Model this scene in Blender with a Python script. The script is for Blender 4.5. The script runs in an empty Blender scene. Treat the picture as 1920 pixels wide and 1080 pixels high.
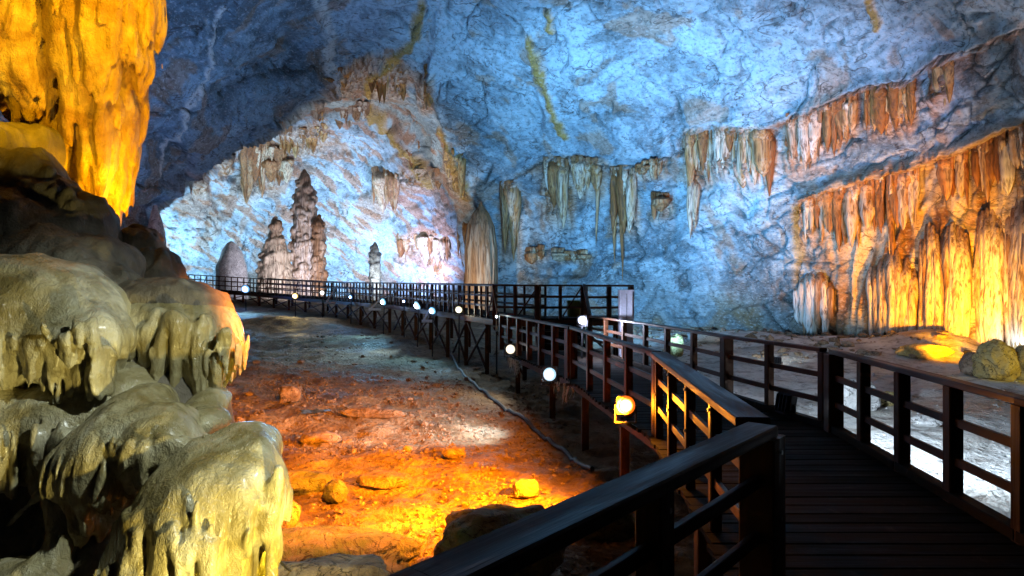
import bpy, bmesh, math, random
import numpy as np
from mathutils import Vector, Matrix

S = bpy.context.scene
COL = S.collection
rad = math.radians
FPX = 1200.0            # focal length in pixels of a 1920 wide frame
EYE = 1.75              # eye height above the boardwalk

# ------------------------------------------------------------------ camera
cam = bpy.data.cameras.new('camera')
cam.sensor_width = 36.0
cam.lens = 36.0 * FPX / 1920.0
cam.clip_start = 0.05
cam.clip_end = 400
camo = bpy.data.objects.new('camera', cam)
camo.location = (0, 0, EYE)
camo.rotation_euler = (rad(90), 0, 0)
COL.objects.link(camo)
S.camera = camo

# ------------------------------------------------------------------ world: no daylight reaches the cave
W = bpy.data.worlds.new('World')
S.world = W
W.use_nodes = True
W.node_tree.nodes['Background'].inputs[0].default_value = (0.10, 0.16, 0.30, 1)
W.node_tree.nodes['Background'].inputs[1].default_value = 0.012
S.view_settings.view_transform = 'Standard'
S.view_settings.look = 'None'
S.view_settings.exposure = 0.0
S.view_settings.gamma = 1.0
S.render.engine = 'CYCLES'
S.cycles.use_denoising = True
S.cycles.max_bounces = 4
S.cycles.diffuse_bounces = 2
S.cycles.glossy_bounces = 2
S.cycles.sample_clamp_indirect = 4.0
S.cycles.use_light_tree = True
S.cycles.use_adaptive_sampling = True
S.cycles.adaptive_threshold = 0.045

# ------------------------------------------------------------------ show lighting of the cave (unseen spots without fixtures, most read off the lit rock, some added)
def aim(o, target):
    d = Vector(target) - o.location
    o.rotation_euler = d.to_track_quat('-Z', 'Y').to_euler()

def wash(loc, target, color, power, angle=100, radius=0.25, blend=0.9, name='flood_beam'):
    l = bpy.data.lights.new(name, 'SPOT')
    l.energy = power
    l.color = color
    l.spot_size = rad(angle)
    l.spot_blend = blend
    l.shadow_soft_size = radius
    o = bpy.data.objects.new(name, l)
    o.location = loc
    COL.objects.link(o)
    aim(o, target)
    return o

BLUE = (0.13, 0.42, 1.0); CYAN = (0.30, 0.72, 1.0); ICE = (0.62, 0.84, 1.0); WHITE = (1.0, 0.95, 0.86)
AMBER = (1.0, 0.50, 0.02); ORANGE = (1.0, 0.30, 0.01); VIOLET = (0.42, 0.36, 1.0)
SEA = (0.22, 0.56, 1.0)
# big wall on the right
wash((1.0, 22.0, 0.6), (7, 33, 8), SEA, 16500, 112)
wash((5.0, 20.0, -0.3), (6, 33, 8), (0.27, 0.63, 1.0), 5000, 78)
wash((9.5, 18.0, -0.3), (10, 26, 11), (0.80, 0.88, 1.0), 3000, 62)
wash((12.0, 18.0, -0.4), (12.0, 25, 8.5), (0.44, 0.44, 1.0), 3000, 60)
wash((17.5, 14.5, 0.5), (15, 19, 13), (1.0, 0.82, 0.88), 1800, 90)
# roof of the near hall
wash((-6.0, 21.0, 0.0), (-4, 24, 12), (0.20, 0.50, 1.0), 2300, 140)
wash((-11.5, 20.0, 0.6), (-13, 24, 8), (0.16, 0.40, 1.0), 2600, 110)
# far hall beyond the arch
wash((-25.0, 47.5, 1.9), (-24, 53, 6), (0.42, 0.72, 1.0), 7600, 140)
wash((-16.0, 52.0, 1.6), (-16, 58, 9), (0.48, 0.74, 1.0), 7000, 150)
wash((-8.5, 52.0, 1.4), (-9, 60, 9), (0.54, 0.60, 1.0), 7400, 150)
wash((-4.0, 44.0, 1.0), (-6, 55, 6), (0.36, 0.58, 1.0), 1400, 130)
wash((-13.5, 44.0, 1.3), (-17.5, 50, 5), (0.82, 0.80, 1.0), 3400, 110)
wash((-9.0, 43.5, 1.3), (-10.5, 46.5, 3), (0.80, 0.90, 1.0), 600, 90)
wash((-9.0, 38.5, 0.4), (-8, 45, 14), (1.0, 0.86, 0.74), 5500, 75)
wash((-3.4, 33.5, 0.1), (-1.9, 39, 3.0), (1.0, 0.84, 0.62), 1900, 60)
# dripstone wall on the right: amber from the foot, pale at the edge
wash((13.8, 19.0, -0.35), (15.0, 24.0, 2.2), (1.0, 0.36, 0.0), 8200, 80, 0.12)
wash((12.2, 20.2, -0.35), (13.8, 25.5, 2.4), (1.0, 0.44, 0.02), 1700, 56, 0.12)
wash((16.6, 17.4, -0.35), (18.2, 21.6, 2.2), (1.0, 0.90, 0.30), 900, 80, 0.12)
wash((15.4, 17.6, -0.35), (16.6, 22.0, 3.0), (1.0, 0.40, 0.005), 2600, 70, 0.12)
# gold hanging flowstone, upper left
wash((-4.45, 8.0, 2.05), (-6.0, 8.9, 4.6), (1.0, 0.46, 0.005), 620, 150, 0.08)
wash((-4.4, 3.4, 5.2), (-6.2, 8.8, 4.7), (1.0, 0.52, 0.005), 1300, 58, 0.08)
wash((-3.3, 7.0, 6.4), (-6.2, 9.0, 4.4), (1.0, 0.50, 0.005), 900, 80, 0.06)  # added unseen side spot that rakes the folds
# flowstone mound, lower left: a weak cool lamp above the path, strong yellow white ones at its foot
wash((0.7, 3.6, 4.0), (-3.0, 5.4, 0.1), (0.86, 0.97, 0.92), 760, 64, 0.06)
wash((-0.55, 3.0, -0.25), (-3.0, 5.4, 0.5), (1.0, 0.82, 0.28), 430, 100, 0.05)
wash((-0.75, 4.3, -0.85), (-2.8, 5.4, 0.7), (1.0, 0.70, 0.03), 120, 130, 0.06)
# ochre boulder by the right edge
wash((14.6, 13.6, 0.2), (13.0, 17.2, -0.3), (1.0, 0.72, 0.04), 420, 45, 0.06)
# orange pool on the mud, brightened by an added spot, unseen above the frame
wash((-0.3, 4.4, 4.1), (-2.9, 10.4, -1.3), (1.0, 0.26, 0.003), 10500, 54, 0.08, 0.6)

# ------------------------------------------------------------------ numeric helpers
def P(px, py, d):
    """point seen at (px, py) of a 1920x1080 frame, d metres ahead: used to lay the plan out"""
    return np.array([(px - 960.0) / FPX * d, d, EYE - (py - 540.0) / FPX * d])

_rng = np.random.default_rng(7)
_perm = np.concatenate([_rng.permutation(256)] * 3)
_grad = _rng.normal(size=(256, 3)); _grad /= np.linalg.norm(_grad, axis=1)[:, None]

_gx, _gy, _gz = [np.ascontiguousarray(_grad[:, k]).astype(np.float32) for k in range(3)]
_perm = _perm.astype(np.int32)
def noise3(p):
    p = np.asarray(p)
    sh = p.shape[:-1]; p = p.reshape(-1, 3)
    X, Y, Z = (np.ascontiguousarray(p[:, k]) for k in range(3))
    fx, fy, fz = np.floor(X), np.floor(Y), np.floor(Z)
    ix, iy, iz = fx.astype(np.int32) & 255, fy.astype(np.int32) & 255, fz.astype(np.int32) & 255
    x, y, z = (X - fx).astype(np.float32), (Y - fy).astype(np.float32), (Z - fz).astype(np.float32)
    u, v, w = (q * q * q * (q * (q * 6 - 15) + 10) for q in (x, y, z))
    def corner(dx, dy, dz):
        h = _perm[_perm[_perm[ix + dx] + iy + dy] + iz + dz]
        return _gx[h] * (x - dx) + _gy[h] * (y - dy) + _gz[h] * (z - dz)
    def lerp(a, b, t): return a + t * (b - a)
    r = lerp(lerp(lerp(corner(0, 0, 0), corner(1, 0, 0), u), lerp(corner(0, 1, 0), corner(1, 1, 0), u), v),
             lerp(lerp(corner(0, 0, 1), corner(1, 0, 1), u), lerp(corner(0, 1, 1), corner(1, 1, 1), u), v), w)
    return (r * 1.6).reshape(sh)

def fbm(p, oct=4, gain=0.5, lac=2.03):
    p = np.asarray(p); a = 1.0; s = 0.0
    for k in range(oct):
        s = s + a * noise3(p + 17.3 * k); p = p * lac; a *= gain
    return s

def ridged(p, oct=4, gain=0.5, lac=2.1):
    p = np.asarray(p); a = 1.0; s = 0.0
    for k in range(oct):
        s = s + a * (1 - np.abs(noise3(p + 11.7 * k)) * 2); p = p * lac; a *= gain
    return s - 1.0

def sstep(a, b, x):
    t = np.clip((x - a) / (b - a), 0, 1)
    return t * t * (3 - 2 * t)

def tps(pts):
    pts = np.array(pts, float); xy = pts[:, :2] / 500.0; z = pts[:, 2]; n = len(pts)
    def k(r2): return 0.5 * r2 * np.log(r2 + 1e-9)
    A = np.zeros((n + 3, n + 3))
    A[:n, :n] = k(((xy[:, None] - xy[None]) ** 2).sum(-1)) + 0.01 * np.eye(n)
    A[:n, n] = 1; A[:n, n + 1:] = xy; A[n, :n] = 1; A[n + 1:, :n] = xy.T
    c = np.linalg.solve(A, np.concatenate([z, [0, 0, 0]]))
    def f(px, py):
        q = np.stack([np.asarray(px, float) / 500.0, np.asarray(py, float) / 500.0], -1)
        s = c[n] + q[..., 0] * c[n + 1] + q[..., 1] * c[n + 2]
        for j in range(n):
            s = s + c[j] * k(((q - xy[j]) ** 2).sum(-1))
        return s
    return f

# ------------------------------------------------------------------ object helpers
def mesh_np(name, V, F, smooth=True):
    V = np.asarray(V, np.float32); F = np.asarray(F, np.int32)
    me = bpy.data.meshes.new(name)
    k = F.shape[1]
    me.vertices.add(len(V)); me.vertices.foreach_set('co', V.ravel())
    me.loops.add(F.size); me.loops.foreach_set('vertex_index', F.ravel())
    me.polygons.add(len(F)); me.polygons.foreach_set('loop_start', np.arange(0, F.size, k, dtype=np.int32))
    me.polygons.foreach_set('loop_total', np.full(len(F), k, np.int32))
    me.polygons.foreach_set('use_smooth', np.full(len(F), smooth, bool))
    me.update(calc_edges=True); me.validate()
    return me

def link(name, me, mat=None, parent=None, loc=None):
    o = bpy.data.objects.new(name, me)
    COL.objects.link(o)
    if mat is not None and me is not None and not me.materials: me.materials.append(mat)
    if loc is not None: o.location = loc
    if parent is not None:
        o.parent = parent
        o.location = Vector(o.location) - parent.location
    return o

def tag(o, label, cat, group=None, kind=None):
    if label: o['label'] = label
    if cat: o['category'] = cat
    if group: o['group'] = group
    if kind: o['kind'] = kind
    return o

def thing(name, loc, label, cat, group=None):
    o = bpy.data.objects.new(name, None)
    COL.objects.link(o); o.location = Vector(loc); o.empty_display_size = 0.1
    return tag(o, label, cat, group)

def beam(name, a, b, w, h, mat, parent, chamfer=0.008, up=(0, 0, 1)):
    """timber with eased edges from a to b, built along its own x axis so the grain runs with it"""
    a = Vector(a); b = Vector(b); L = (b - a).length
    c = min(chamfer, w * .3, h * .3); y = w / 2; z = h / 2
    sec = [(-y + c, -z), (y - c, -z), (y, -z + c), (y, z - c), (y - c, z), (-y + c, z), (-y, z - c), (-y, -z + c)]
    V = [(0, s[0], s[1]) for s in sec] + [(L, s[0], s[1]) for s in sec]
    F = [(i, (i + 1) % 8, 8 + (i + 1) % 8, 8 + i) for i in range(8)] + [tuple(range(7, -1, -1)), tuple(range(8, 16))]
    me = bpy.data.meshes.new(name); me.from_pydata(V, [], F); me.update()
    o = link(name, me, mat)
    x = (b - a).normalized(); u = Vector(up)
    if abs(x.dot(u)) > .98: u = Vector((0, 1, 0))
    yv = u.cross(x).normalized(); zv = x.cross(yv)
    R = Matrix((x, yv, zv)).transposed().to_4x4()
    base = parent.location if parent else Vector()
    o.parent = parent
    o.rotation_euler = R.to_euler(); o.location = a - base
    return o

def nest(o, part):
    """hang a piece on a part of the same thing, where it stands"""
    root = part.parent; T = Matrix.Translation(root.location)
    wp = T @ part.matrix_parent_inverse @ (Matrix.Translation(part.location) @ part.rotation_euler.to_matrix().to_4x4())
    wc = T @ (Matrix.Translation(o.location) @ o.rotation_euler.to_matrix().to_4x4())
    o.parent = part; o.matrix_parent_inverse = wp.inverted(); o.matrix_basis = wc
    return o

def tube(name, pts, r, mat, parent=None, sides=8):
    pts = np.array(pts, float); n = len(pts)
    T = np.gradient(pts, axis=0); T /= np.linalg.norm(T, axis=1)[:, None] + 1e-9
    up = np.array([0.13, 0.2, 1.0]); A = np.cross(T, up); A /= np.linalg.norm(A, axis=1)[:, None] + 1e-9
    B = np.cross(T, A); th = np.arange(sides) / sides * 2 * math.pi
    rr = np.broadcast_to(np.asarray(r, float), (n,))
    V = pts[:, None] + rr[:, None, None] * (np.cos(th)[None, :, None] * A[:, None] + np.sin(th)[None, :, None] * B[:, None])
    i = np.arange(n - 1)[:, None]; j = np.arange(sides)[None]
    F = np.stack([i * sides + j, i * sides + (j + 1) % sides, (i + 1) * sides + (j + 1) % sides, (i + 1) * sides + j], -1).reshape(-1, 4)
    base = np.array(parent.location) if parent else pts[0]
    o = link(name, mesh_np(name, V.reshape(-1, 3) - base, F), mat)
    if parent: o.parent = parent
    else: o.location = Vector(base)
    return o

# ------------------------------------------------------------------ surface from a field (surface nets)
def surface_net(F, org, h):
    s = F < 0
    nx, ny, nz = F.shape
    c8 = [(i, j, k) for i in (0, 1) for j in (0, 1) for k in (0, 1)]
    cnt = sum(s[i:nx - 1 + i, j:ny - 1 + j, k:nz - 1 + k].astype(np.int8) for i, j, k in c8)
    act = (cnt > 0) & (cnt < 8)
    idx = np.argwhere(act)
    ids = -np.ones(act.shape, np.int64); ids[act] = np.arange(len(idx))
    acc = np.zeros((len(idx), 3)); num = np.zeros(len(idx))
    val = {c: F[idx[:, 0] + c[0], idx[:, 1] + c[1], idx[:, 2] + c[2]] for c in c8}
    for a in c8:
        for ax in range(3):
            if a[ax]: continue
            b = list(a); b[ax] = 1; b = tuple(b)
            va, vb = val[a], val[b]; m = (va < 0) != (vb < 0)
            t = np.where(m, va / np.where(m, va - vb, 1), 0)
            p = np.array(a, float)[None] + t[:, None] * np.eye(3)[ax][None]
            acc += np.where(m[:, None], p, 0); num += m
    V = (idx + acc / num[:, None]) * h + org
    Q = []
    for ax in range(3):
        o1, o2 = [(1, 2), (2, 0), (0, 1)][ax]
        sl = [slice(1, -1)] * 3; sl[ax] = slice(0, -1); s0 = s[tuple(sl)]
        sl2 = [slice(1, -1)] * 3; sl2[ax] = slice(1, None); s1 = s[tuple(sl2)]
        e = np.argwhere(s0 != s1)
        sign = s0[e[:, 0], e[:, 1], e[:, 2]]
        g = e + 1; g[:, ax] -= 1
        def cell(d1, d2):
            q = g.copy(); q[:, o1] -= d1; q[:, o2] -= d2
            return ids[q[:, 0], q[:, 1], q[:, 2]]
        q = np.stack([cell(1, 1), cell(0, 1), cell(0, 0), cell(1, 0)], -1)
        q[~sign] = q[~sign][:, ::-1]
        Q.append(q)
    Q = np.concatenate(Q)
    return V, Q[(Q >= 0).all(1)]

class Field:
    """rounded masses melted together: round cones and ellipsoids with a soft union"""
    def __init__(self): self.pr = []
    def cone(self, a, ra, b, rb, k=0.08): self.pr.append(('c', np.array(a, float), ra, np.array(b, float), rb, k)); return self
    def ball(self, c, r, k=0.12): self.pr.append(('e', np.array(c, float), np.array(r, float) * np.ones(3), None, None, k)); return self
    def build(self, h, rough=None, pad=0.15):
        lo = np.full(3, 1e9); hi = np.full(3, -1e9)
        bb = []
        for t, a, ra, b, rb, k in self.pr:
            if t == 'c': l = np.minimum(a - ra, b - rb); u = np.maximum(a + ra, b + rb)
            else: l = a - ra; u = a + ra
            bb.append((l - 1.6 * k - 2 * h, u + 1.6 * k + 2 * h)); lo = np.minimum(lo, l); hi = np.maximum(hi, u)
        lo -= pad; hi += pad
        n = np.ceil((hi - lo) / h).astype(int) + 1
        D = np.full(n, 1.0, np.float32)
        for (t, a, ra, b, rb, k), (l, u) in zip(self.pr, bb):
            i0 = np.clip(((l - lo) / h).astype(int), 0, n - 1); i1 = np.clip(np.ceil((u - lo) / h).astype(int) + 1, 1, n)
            g = [lo[ax] + h * np.arange(i0[ax], i1[ax]) for ax in range(3)]
            X, Y, Z = np.meshgrid(*g, indexing='ij')
            if t == 'c':
                ab = b - a; L2 = (ab ** 2).sum() + 1e-9
                tt = np.clip(((X - a[0]) * ab[0] + (Y - a[1]) * ab[1] + (Z - a[2]) * ab[2]) / L2, 0, 1)
                d = np.sqrt((X - a[0] - tt * ab[0]) ** 2 + (Y - a[1] - tt * ab[1]) ** 2 + (Z - a[2] - tt * ab[2]) ** 2) - (ra + (rb - ra) * tt)
            else:
                q = np.sqrt(((X - a[0]) / ra[0]) ** 2 + ((Y - a[1]) / ra[1]) ** 2 + ((Z - a[2]) / ra[2]) ** 2)
                q2 = np.sqrt(((X - a[0]) / ra[0] ** 2) ** 2 + ((Y - a[1]) / ra[1] ** 2) ** 2 + ((Z - a[2]) / ra[2] ** 2) ** 2)
                d = q * (q - 1) / (q2 + 1e-9)
            sl = tuple(slice(i0[x], i1[x]) for x in range(3))
            o = D[sl]; hh = np.maximum(k - np.abs(o - d), 0) / k
            D[sl] = np.minimum(o, d) - hh * hh * k * .25
        if rough is not None:
            near = np.argwhere(np.abs(D) < 0.15)
            w = near * h + lo
            D[near[:, 0], near[:, 1], near[:, 2]] += rough(w).astype(np.float32)
        D[0] = D[-1] = 1; D[:, 0] = D[:, -1] = 1; D[:, :, 0] = D[:, :, -1] = 1
        return surface_net(D, lo, h)

# ------------------------------------------------------------------ materials
class NT:
    def __init__(self, name):
        self.m = bpy.data.materials.new(name); self.m.use_nodes = True
        self.t = self.m.node_tree; self.b = self.t.nodes['Principled BSDF']
        self.pos = self.n('ShaderNodeNewGeometry').outputs['Position']
        self.obj = None
    def n(self, ty, **kw):
        nd = self.t.nodes.new(ty)
        for k, v in kw.items(): setattr(nd, k, v)
        return nd
    def l(self, a, b): self.t.links.new(a, b)
    def objco(self):
        if self.obj is None: self.obj = self.n('ShaderNodeTexCoord').outputs['Object']
        return self.obj
    def map(self, sc=(1, 1, 1), rot=(0, 0, 0), src=None):
        m = self.n('ShaderNodeMapping'); m.inputs['Scale'].default_value = sc; m.inputs['Rotation'].default_value = rot
        self.l(src or self.pos, m.inputs['Vector']); return m.outputs[0]
    def noise(self, sc, det=6, rough=.55, dist=0, vec=None):
        n = self.n('ShaderNodeTexNoise'); n.inputs['Scale'].default_value = sc; n.inputs['Detail'].default_value = det
        n.inputs['Roughness'].default_value = rough; n.inputs['Distortion'].default_value = dist
        self.l(vec or self.pos, n.inputs['Vector']); return n.outputs['Fac']
    def vor(self, sc, vec=None, feature='F1'):
        n = self.n('ShaderNodeTexVoronoi', feature=feature); n.inputs['Scale'].default_value = sc
        self.l(vec or self.pos, n.inputs['Vector']); return n.outputs['Distance']
    def ramp(self, src, stops, interp='LINEAR'):
        r = self.n('ShaderNodeValToRGB'); r.color_ramp.interpolation = interp
        e = r.color_ramp.elements
        while len(e) < len(stops): e.new(0.5)
        for q, (p, c) in zip(e, stops):
            q.position = p; q.color = (c, c, c, 1) if isinstance(c, (int, float)) else (*c, 1)
        self.l(src, r.inputs[0]); return r.outputs[0]
    def math(self, op, a, b=None, c=None, clamp=False):
        m = self.n('ShaderNodeMath', operation=op, use_clamp=clamp)
        for i, v in enumerate((a, b, c)):
            if v is None: continue
            if isinstance(v, (int, float)): m.inputs[i].default_value = v
            else: self.l(v, m.inputs[i])
        return m.outputs[0]
    def mix(self, f, a, b, mode='MIX'):
        m = self.n('ShaderNodeMix', data_type='RGBA', blend_type=mode)
        for s, v in ((m.inputs[0], f), (m.inputs[6], a), (m.inputs[7], b)):
            if isinstance(v, (int, float)): s.default_value = v
            elif isinstance(v, tuple): s.default_value = (*v, 1)
            else: self.l(v, s)
        return m.outputs[2]
    def bump(self, h, dist, strength=1.0, nrm=None):
        b = self.n('ShaderNodeBump'); b.inputs['Strength'].default_value = strength; b.inputs['Distance'].default_value = dist
        self.l(h, b.inputs['Height'])
        if nrm is not None: self.l(nrm, b.inputs['Normal'])
        return b.outputs[0]
    def crack(self, sc, width, dist=1.0, vec=None, det=5):
        n = self.noise(sc, det, .5, dist, vec)
        a = self.math('ABSOLUTE', self.math('SUBTRACT', n, 0.5))
        return self.ramp(a, [(0.0, 1.0), (width, 0.0)])
    def done(self, col, rough=.6, nrm=None, spec=.4):
        for s, v in ((self.b.inputs['Base Color'], col), (self.b.inputs['Roughness'], rough)):
            if isinstance(v, (int, float)): s.default_value = v
            elif isinstance(v, tuple): s.default_value = (*v, 1)
            else: self.l(v, s)
        self.b.inputs['Specular IOR Level'].default_value = spec
        if nrm is not None: self.l(nrm, self.b.inputs['Normal'])
        return self.m

def cave_rock(name, bump=.13, rough=.72):
    """limestone: its mineral colours with some light and shade are laid on the mesh point by point, the material adds grain"""
    t = NT(name)
    at = t.n('ShaderNodeAttribute', attribute_name='mineral').outputs['Color']
    med = t.noise(3.6, 5, .74, .5)
    fine = t.noise(9.0, 3, .7, .3, t.map((.6, .6, 1.3)))
    col = t.mix(t.ramp(med, [(.34, .75), (.45, 0.0)]), at, t.mix(.75, at, (.045, .035, .03)))
    col = t.mix(t.ramp(fine, [(.36, .8), (.44, 0.0)]), col, t.mix(.65, at, (.05, .038, .03)))
    col = t.mix(t.ramp(fine, [(.56, 0.0), (.66, .55)]), col, t.mix(.6, at, (.70, .72, .73)))
    hair = t.math('MULTIPLY', t.crack(1.1, .016, .7, t.map((.55, .55, 1.0), (0, .25, .3)), 4), t.ramp(t.noise(.5, 2), [(.44, 0.0), (.56, .85)]))
    col = t.mix(hair, col, (.04, .03, .025))
    return t.done(col, rough, t.bump(med, bump, .9), .25)

M = {}
M['wall'] = cave_rock('limestone_wall'); M['roof'] = cave_rock('limestone_roof', .10)
M['hall'] = cave_rock('calcite_wall', .13); M['gold'] = cave_rock('flowstone_wall', .10, .55)

def dripstone(name, a, b, c, streak=26.0):
    """flutes: vertical bands of rust, ochre and clean calcite, iron stained where they leave the ledge"""
    t = NT(name)
    rnd = t.n('ShaderNodeObjectInfo').outputs['Random']
    v = t.n('ShaderNodeVectorMath', operation='ADD'); t.l(t.pos, v.inputs[0])
    cx = t.n('ShaderNodeCombineXYZ'); t.l(t.math('MULTIPLY', rnd, 40), cx.inputs[0]); t.l(cx.outputs[0], v.inputs[1])
    band = t.noise(3.4, 3, .6, .25, t.map((1, 1, .07), src=v.outputs[0]))
    fine = t.noise(streak * .35, 4, .65, .1, t.map((1, 1, .09), src=v.outputs[0]))
    col = t.ramp(t.math('ADD', t.math('MULTIPLY', band, .62), t.math('MULTIPLY', rnd, .38)), [(.34, a), (.48, b), (.66, c)])
    gz = t.n('ShaderNodeSeparateXYZ'); t.l(t.n('ShaderNodeTexCoord').outputs['Generated'], gz.inputs[0])
    topm = t.ramp(t.math('ADD', gz.outputs[2], t.math('MULTIPLY', t.math('SUBTRACT', band, .5), .8)), [(.72, 0.0), (1.0, .85)])
    col = t.mix(topm, col, (.20, .085, .03))
    col = t.mix(t.ramp(fine, [(.38, .8), (.52, 0.0)]), col, (.085, .04, .018))
    return t.done(col, .55, t.bump(fine, .12, .9), .4)

M['drip'] = dripstone('rust_and_calcite_dripstone', (.25, .105, .03), (.42, .235, .09), (.66, .60, .50))
M['drip_ochre'] = dripstone('ochre_dripstone', (.26, .105, .022), (.44, .22, .06), (.58, .42, .20))
M['drip_pale'] = dripstone('pale_dripstone', (.28, .15, .07), (.50, .39, .29), (.68, .65, .60))
M['drip_rust'] = dripstone('rust_dripstone', (.24, .09, .025), (.38, .19, .075), (.54, .44, .31))

def flowstone(name, a, b, c, rough, wet, film=0.0, grain=1.0):
    t = NT(name)
    t.b.inputs['Coat Weight'].default_value = film; t.b.inputs['Coat Roughness'].default_value = .22
    big = t.noise(1.3, 4, .6, .6)
    col = t.ramp(big, [(.38, a), (.5, b), (.63, c)])
    run = t.ramp(t.noise(5.0, 4, .6, .4, t.map((1, 1, .22))), [(.42, .55), (.58, 0.0)])
    col = t.mix(run, col, a)
    spots = t.ramp(t.noise(2.4, 5, .75, .3), [(.66, 0.0), (.76, .6)])
    col = t.mix(spots, col, (.09, .075, .05))
    gr = t.noise(42.0, 3, .7); md = t.noise(9.0, 5, .68, .4, t.map((1, 1, .55)))
    n = t.bump(md, .045 * grain, .9); n = t.bump(gr, .010 * grain, .8, n)
    r = t.ramp(big, [(.35, rough - wet), (.65, rough)])
    return t.done(col, r, n, .5)

M['mound'] = flowstone('wet_cream_flowstone', (.24, .19, .07), (.47, .42, .24), (.60, .57, .42), .30, .16, .30)
M['mound_dark'] = flowstone('dark_flowstone', (.10, .085, .06), (.20, .17, .12), (.33, .29, .21), .7, .15)  # darker, greyer and rougher than the cream lobes
M['golden'] = flowstone('ochre_hanging_flowstone', (.26, .15, .05), (.48, .35, .16), (.64, .54, .33), .6, .15, 0, 2.2)

t = NT('cave_floor_mud')
sx = t.n('ShaderNodeSeparateXYZ'); t.l(t.pos, sx.inputs[0])
east = t.ramp(t.math('ADD', t.math('MULTIPLY', t.math('SUBTRACT', sx.outputs[0], 3.4), .35), t.math('MULTIPLY', t.noise(.5, 4), .5)), [(.1, 0.0), (.75, 1.0)])
big = t.noise(.5, 5, .65, .6); med = t.noise(2.5, 7, .72, .3); peb = t.vor(9.0); fine = t.noise(24.0, 3, .7)
west = t.ramp(big, [(.34, (.10, .06, .028)), (.5, (.23, .155, .08)), (.66, (.40, .33, .23))])
pale = t.ramp(big, [(.32, (.26, .23, .19)), (.48, (.56, .54, .49)), (.64, (.70, .69, .66))])
col = t.mix(east, west, pale)
col = t.mix(t.ramp(med, [(.34, .8), (.5, 0.0)]), col, (.085, .055, .03))
h = t.math('ADD', t.math('MULTIPLY', med, 1.3), t.math('ADD', t.math('MULTIPLY', t.ramp(peb, [(0, 1.0), (.55, 0.0)]), .35), t.math('MULTIPLY', fine, .5)))
M['floor'] = t.done(col, t.ramp(big, [(.35, .45), (.6, .85)]), t.bump(h, .10, 1.0), .4)

def stone(name, a, b, c, moss=None):
    t = NT(name)
    n1 = t.noise(3.0, 6, .7, .5); n2 = t.noise(16, 4, .7)
    col = t.ramp(n1, [(.33, a), (.5, b), (.66, c)])
    if moss: col = t.mix(t.ramp(t.noise(2.2, 8, .7, .4), [(.42, 0.0), (.58, .9)]), col, moss)
    crk = t.crack(3.0, .02, 1.5)
    col = t.mix(crk, col, (.04, .03, .02))
    h = t.math('ADD', n1, t.math('MULTIPLY', n2, .4))
    return t.done(col, .75, t.bump(h, .09, 1.0), .35)
M['stone'] = stone('brown_floor_stone', (.12, .08, .05), (.24, .17, .11), (.38, .30, .22))
M['moss'] = stone('moss_grown_stone', (.09, .07, .04), (.18, .15, .09), (.26, .22, .14), (.11, .13, .035))
M['pale_stone'] = stone('pale_limestone_block', (.32, .31, .30), (.50, .49, .47), (.66, .65, .62))
M['calcite'] = stone('white_calcite', (.42, .40, .36), (.64, .63, .60), (.76, .75, .73))
M['yellow_stone'] = stone('ochre_coated_boulder', (.22, .16, .05), (.38, .30, .12), (.50, .42, .20))

def wood(name, a, b, rough, spec=.3):
    t = NT(name)
    rnd = t.n('ShaderNodeObjectInfo').outputs['Random']
    v = t.n('ShaderNodeVectorMath', operation='ADD'); t.l(t.objco(), v.inputs[0])
    cx = t.n('ShaderNodeCombineXYZ'); t.l(t.math('MULTIPLY', rnd, 30), cx.inputs[1]); t.l(cx.outputs[0], v.inputs[1])
    g = t.noise(9, 4, .65, .6, t.map((.09, 1, 1), src=v.outputs[0]))
    f = t.noise(60, 2, .6, .2, t.map((.04, 1, 1), src=v.outputs[0]))
    col = t.ramp(g, [(.32, a), (.66, b)])
    wear = t.ramp(t.noise(5, 5, .72, .5, v.outputs[0]), [(.56, 0.0), (.70, .6)])
    col = t.mix(wear, col, tuple(min(1, x * 2.0) for x in b))
    k = t.math('MULTIPLY', rnd, .8)
    col = t.mix(k, col, a)
    r = t.ramp(g, [(.35, rough - .16), (.65, rough + .15)])
    return t.done(col, r, t.bump(t.math('ADD', g, t.math('MULTIPLY', f, .5)), .006, .8), spec)
M['wood'] = wood('dark_wet_timber', (.036, .014, .007), (.135, .052, .023), .5, .2)
M['plank'] = wood('worn_deck_timber', (.005, .004, .0035), (.028, .019, .013), .75, .07)

def plain(name, col, rough=.5, metal=0.0):
    t = NT(name); n = t.noise(18, 6, .65)
    c = t.mix(t.ramp(n, [(.35, .0), (.7, .5)]), col, tuple(x * .55 for x in col))
    t.b.inputs['Metallic'].default_value = metal
    return t.done(c, rough, t.bump(n, .003, .5), .5)
M['metal'] = plain('dark_cast_metal', (.03, .03, .035), .45, .6)
M['steel'] = plain('dull_steel', (.45, .45, .46), .35, 1.0)
M['rubber'] = plain('black_rubber', (.03, .03, .03), .5)
M['hose'] = plain('grey_rubber_hose', (.022, .022, .025), .6)
M['panel'] = plain('pale_blue_painted_metal', (.62, .66, .80), .5)
M['green'] = plain('olive_green_plastic', (.14, .20, .05), .5)
M['cloth'] = plain('red_cloth', (.45, .035, .03), .8)
def glow(name, col, s):
    m = bpy.data.materials.new(name); m.use_nodes = True
    b = m.node_tree.nodes['Principled BSDF']
    b.inputs['Base Color'].default_value = (.8, .8, .8, 1); b.inputs['Emission Color'].default_value = (*col, 1); b.inputs['Emission Strength'].default_value = s
    return m
GL = {}
def glowm(c, s):
    k = (c, s)
    if k not in GL: GL[k] = glow('lit_lens_and_halo', c, s)
    return GL[k]
t = NT('still_water'); M['water'] = t.done((.02, .03, .04), .04, t.bump(t.noise(6, 3), .004, .5), .6)

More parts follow.
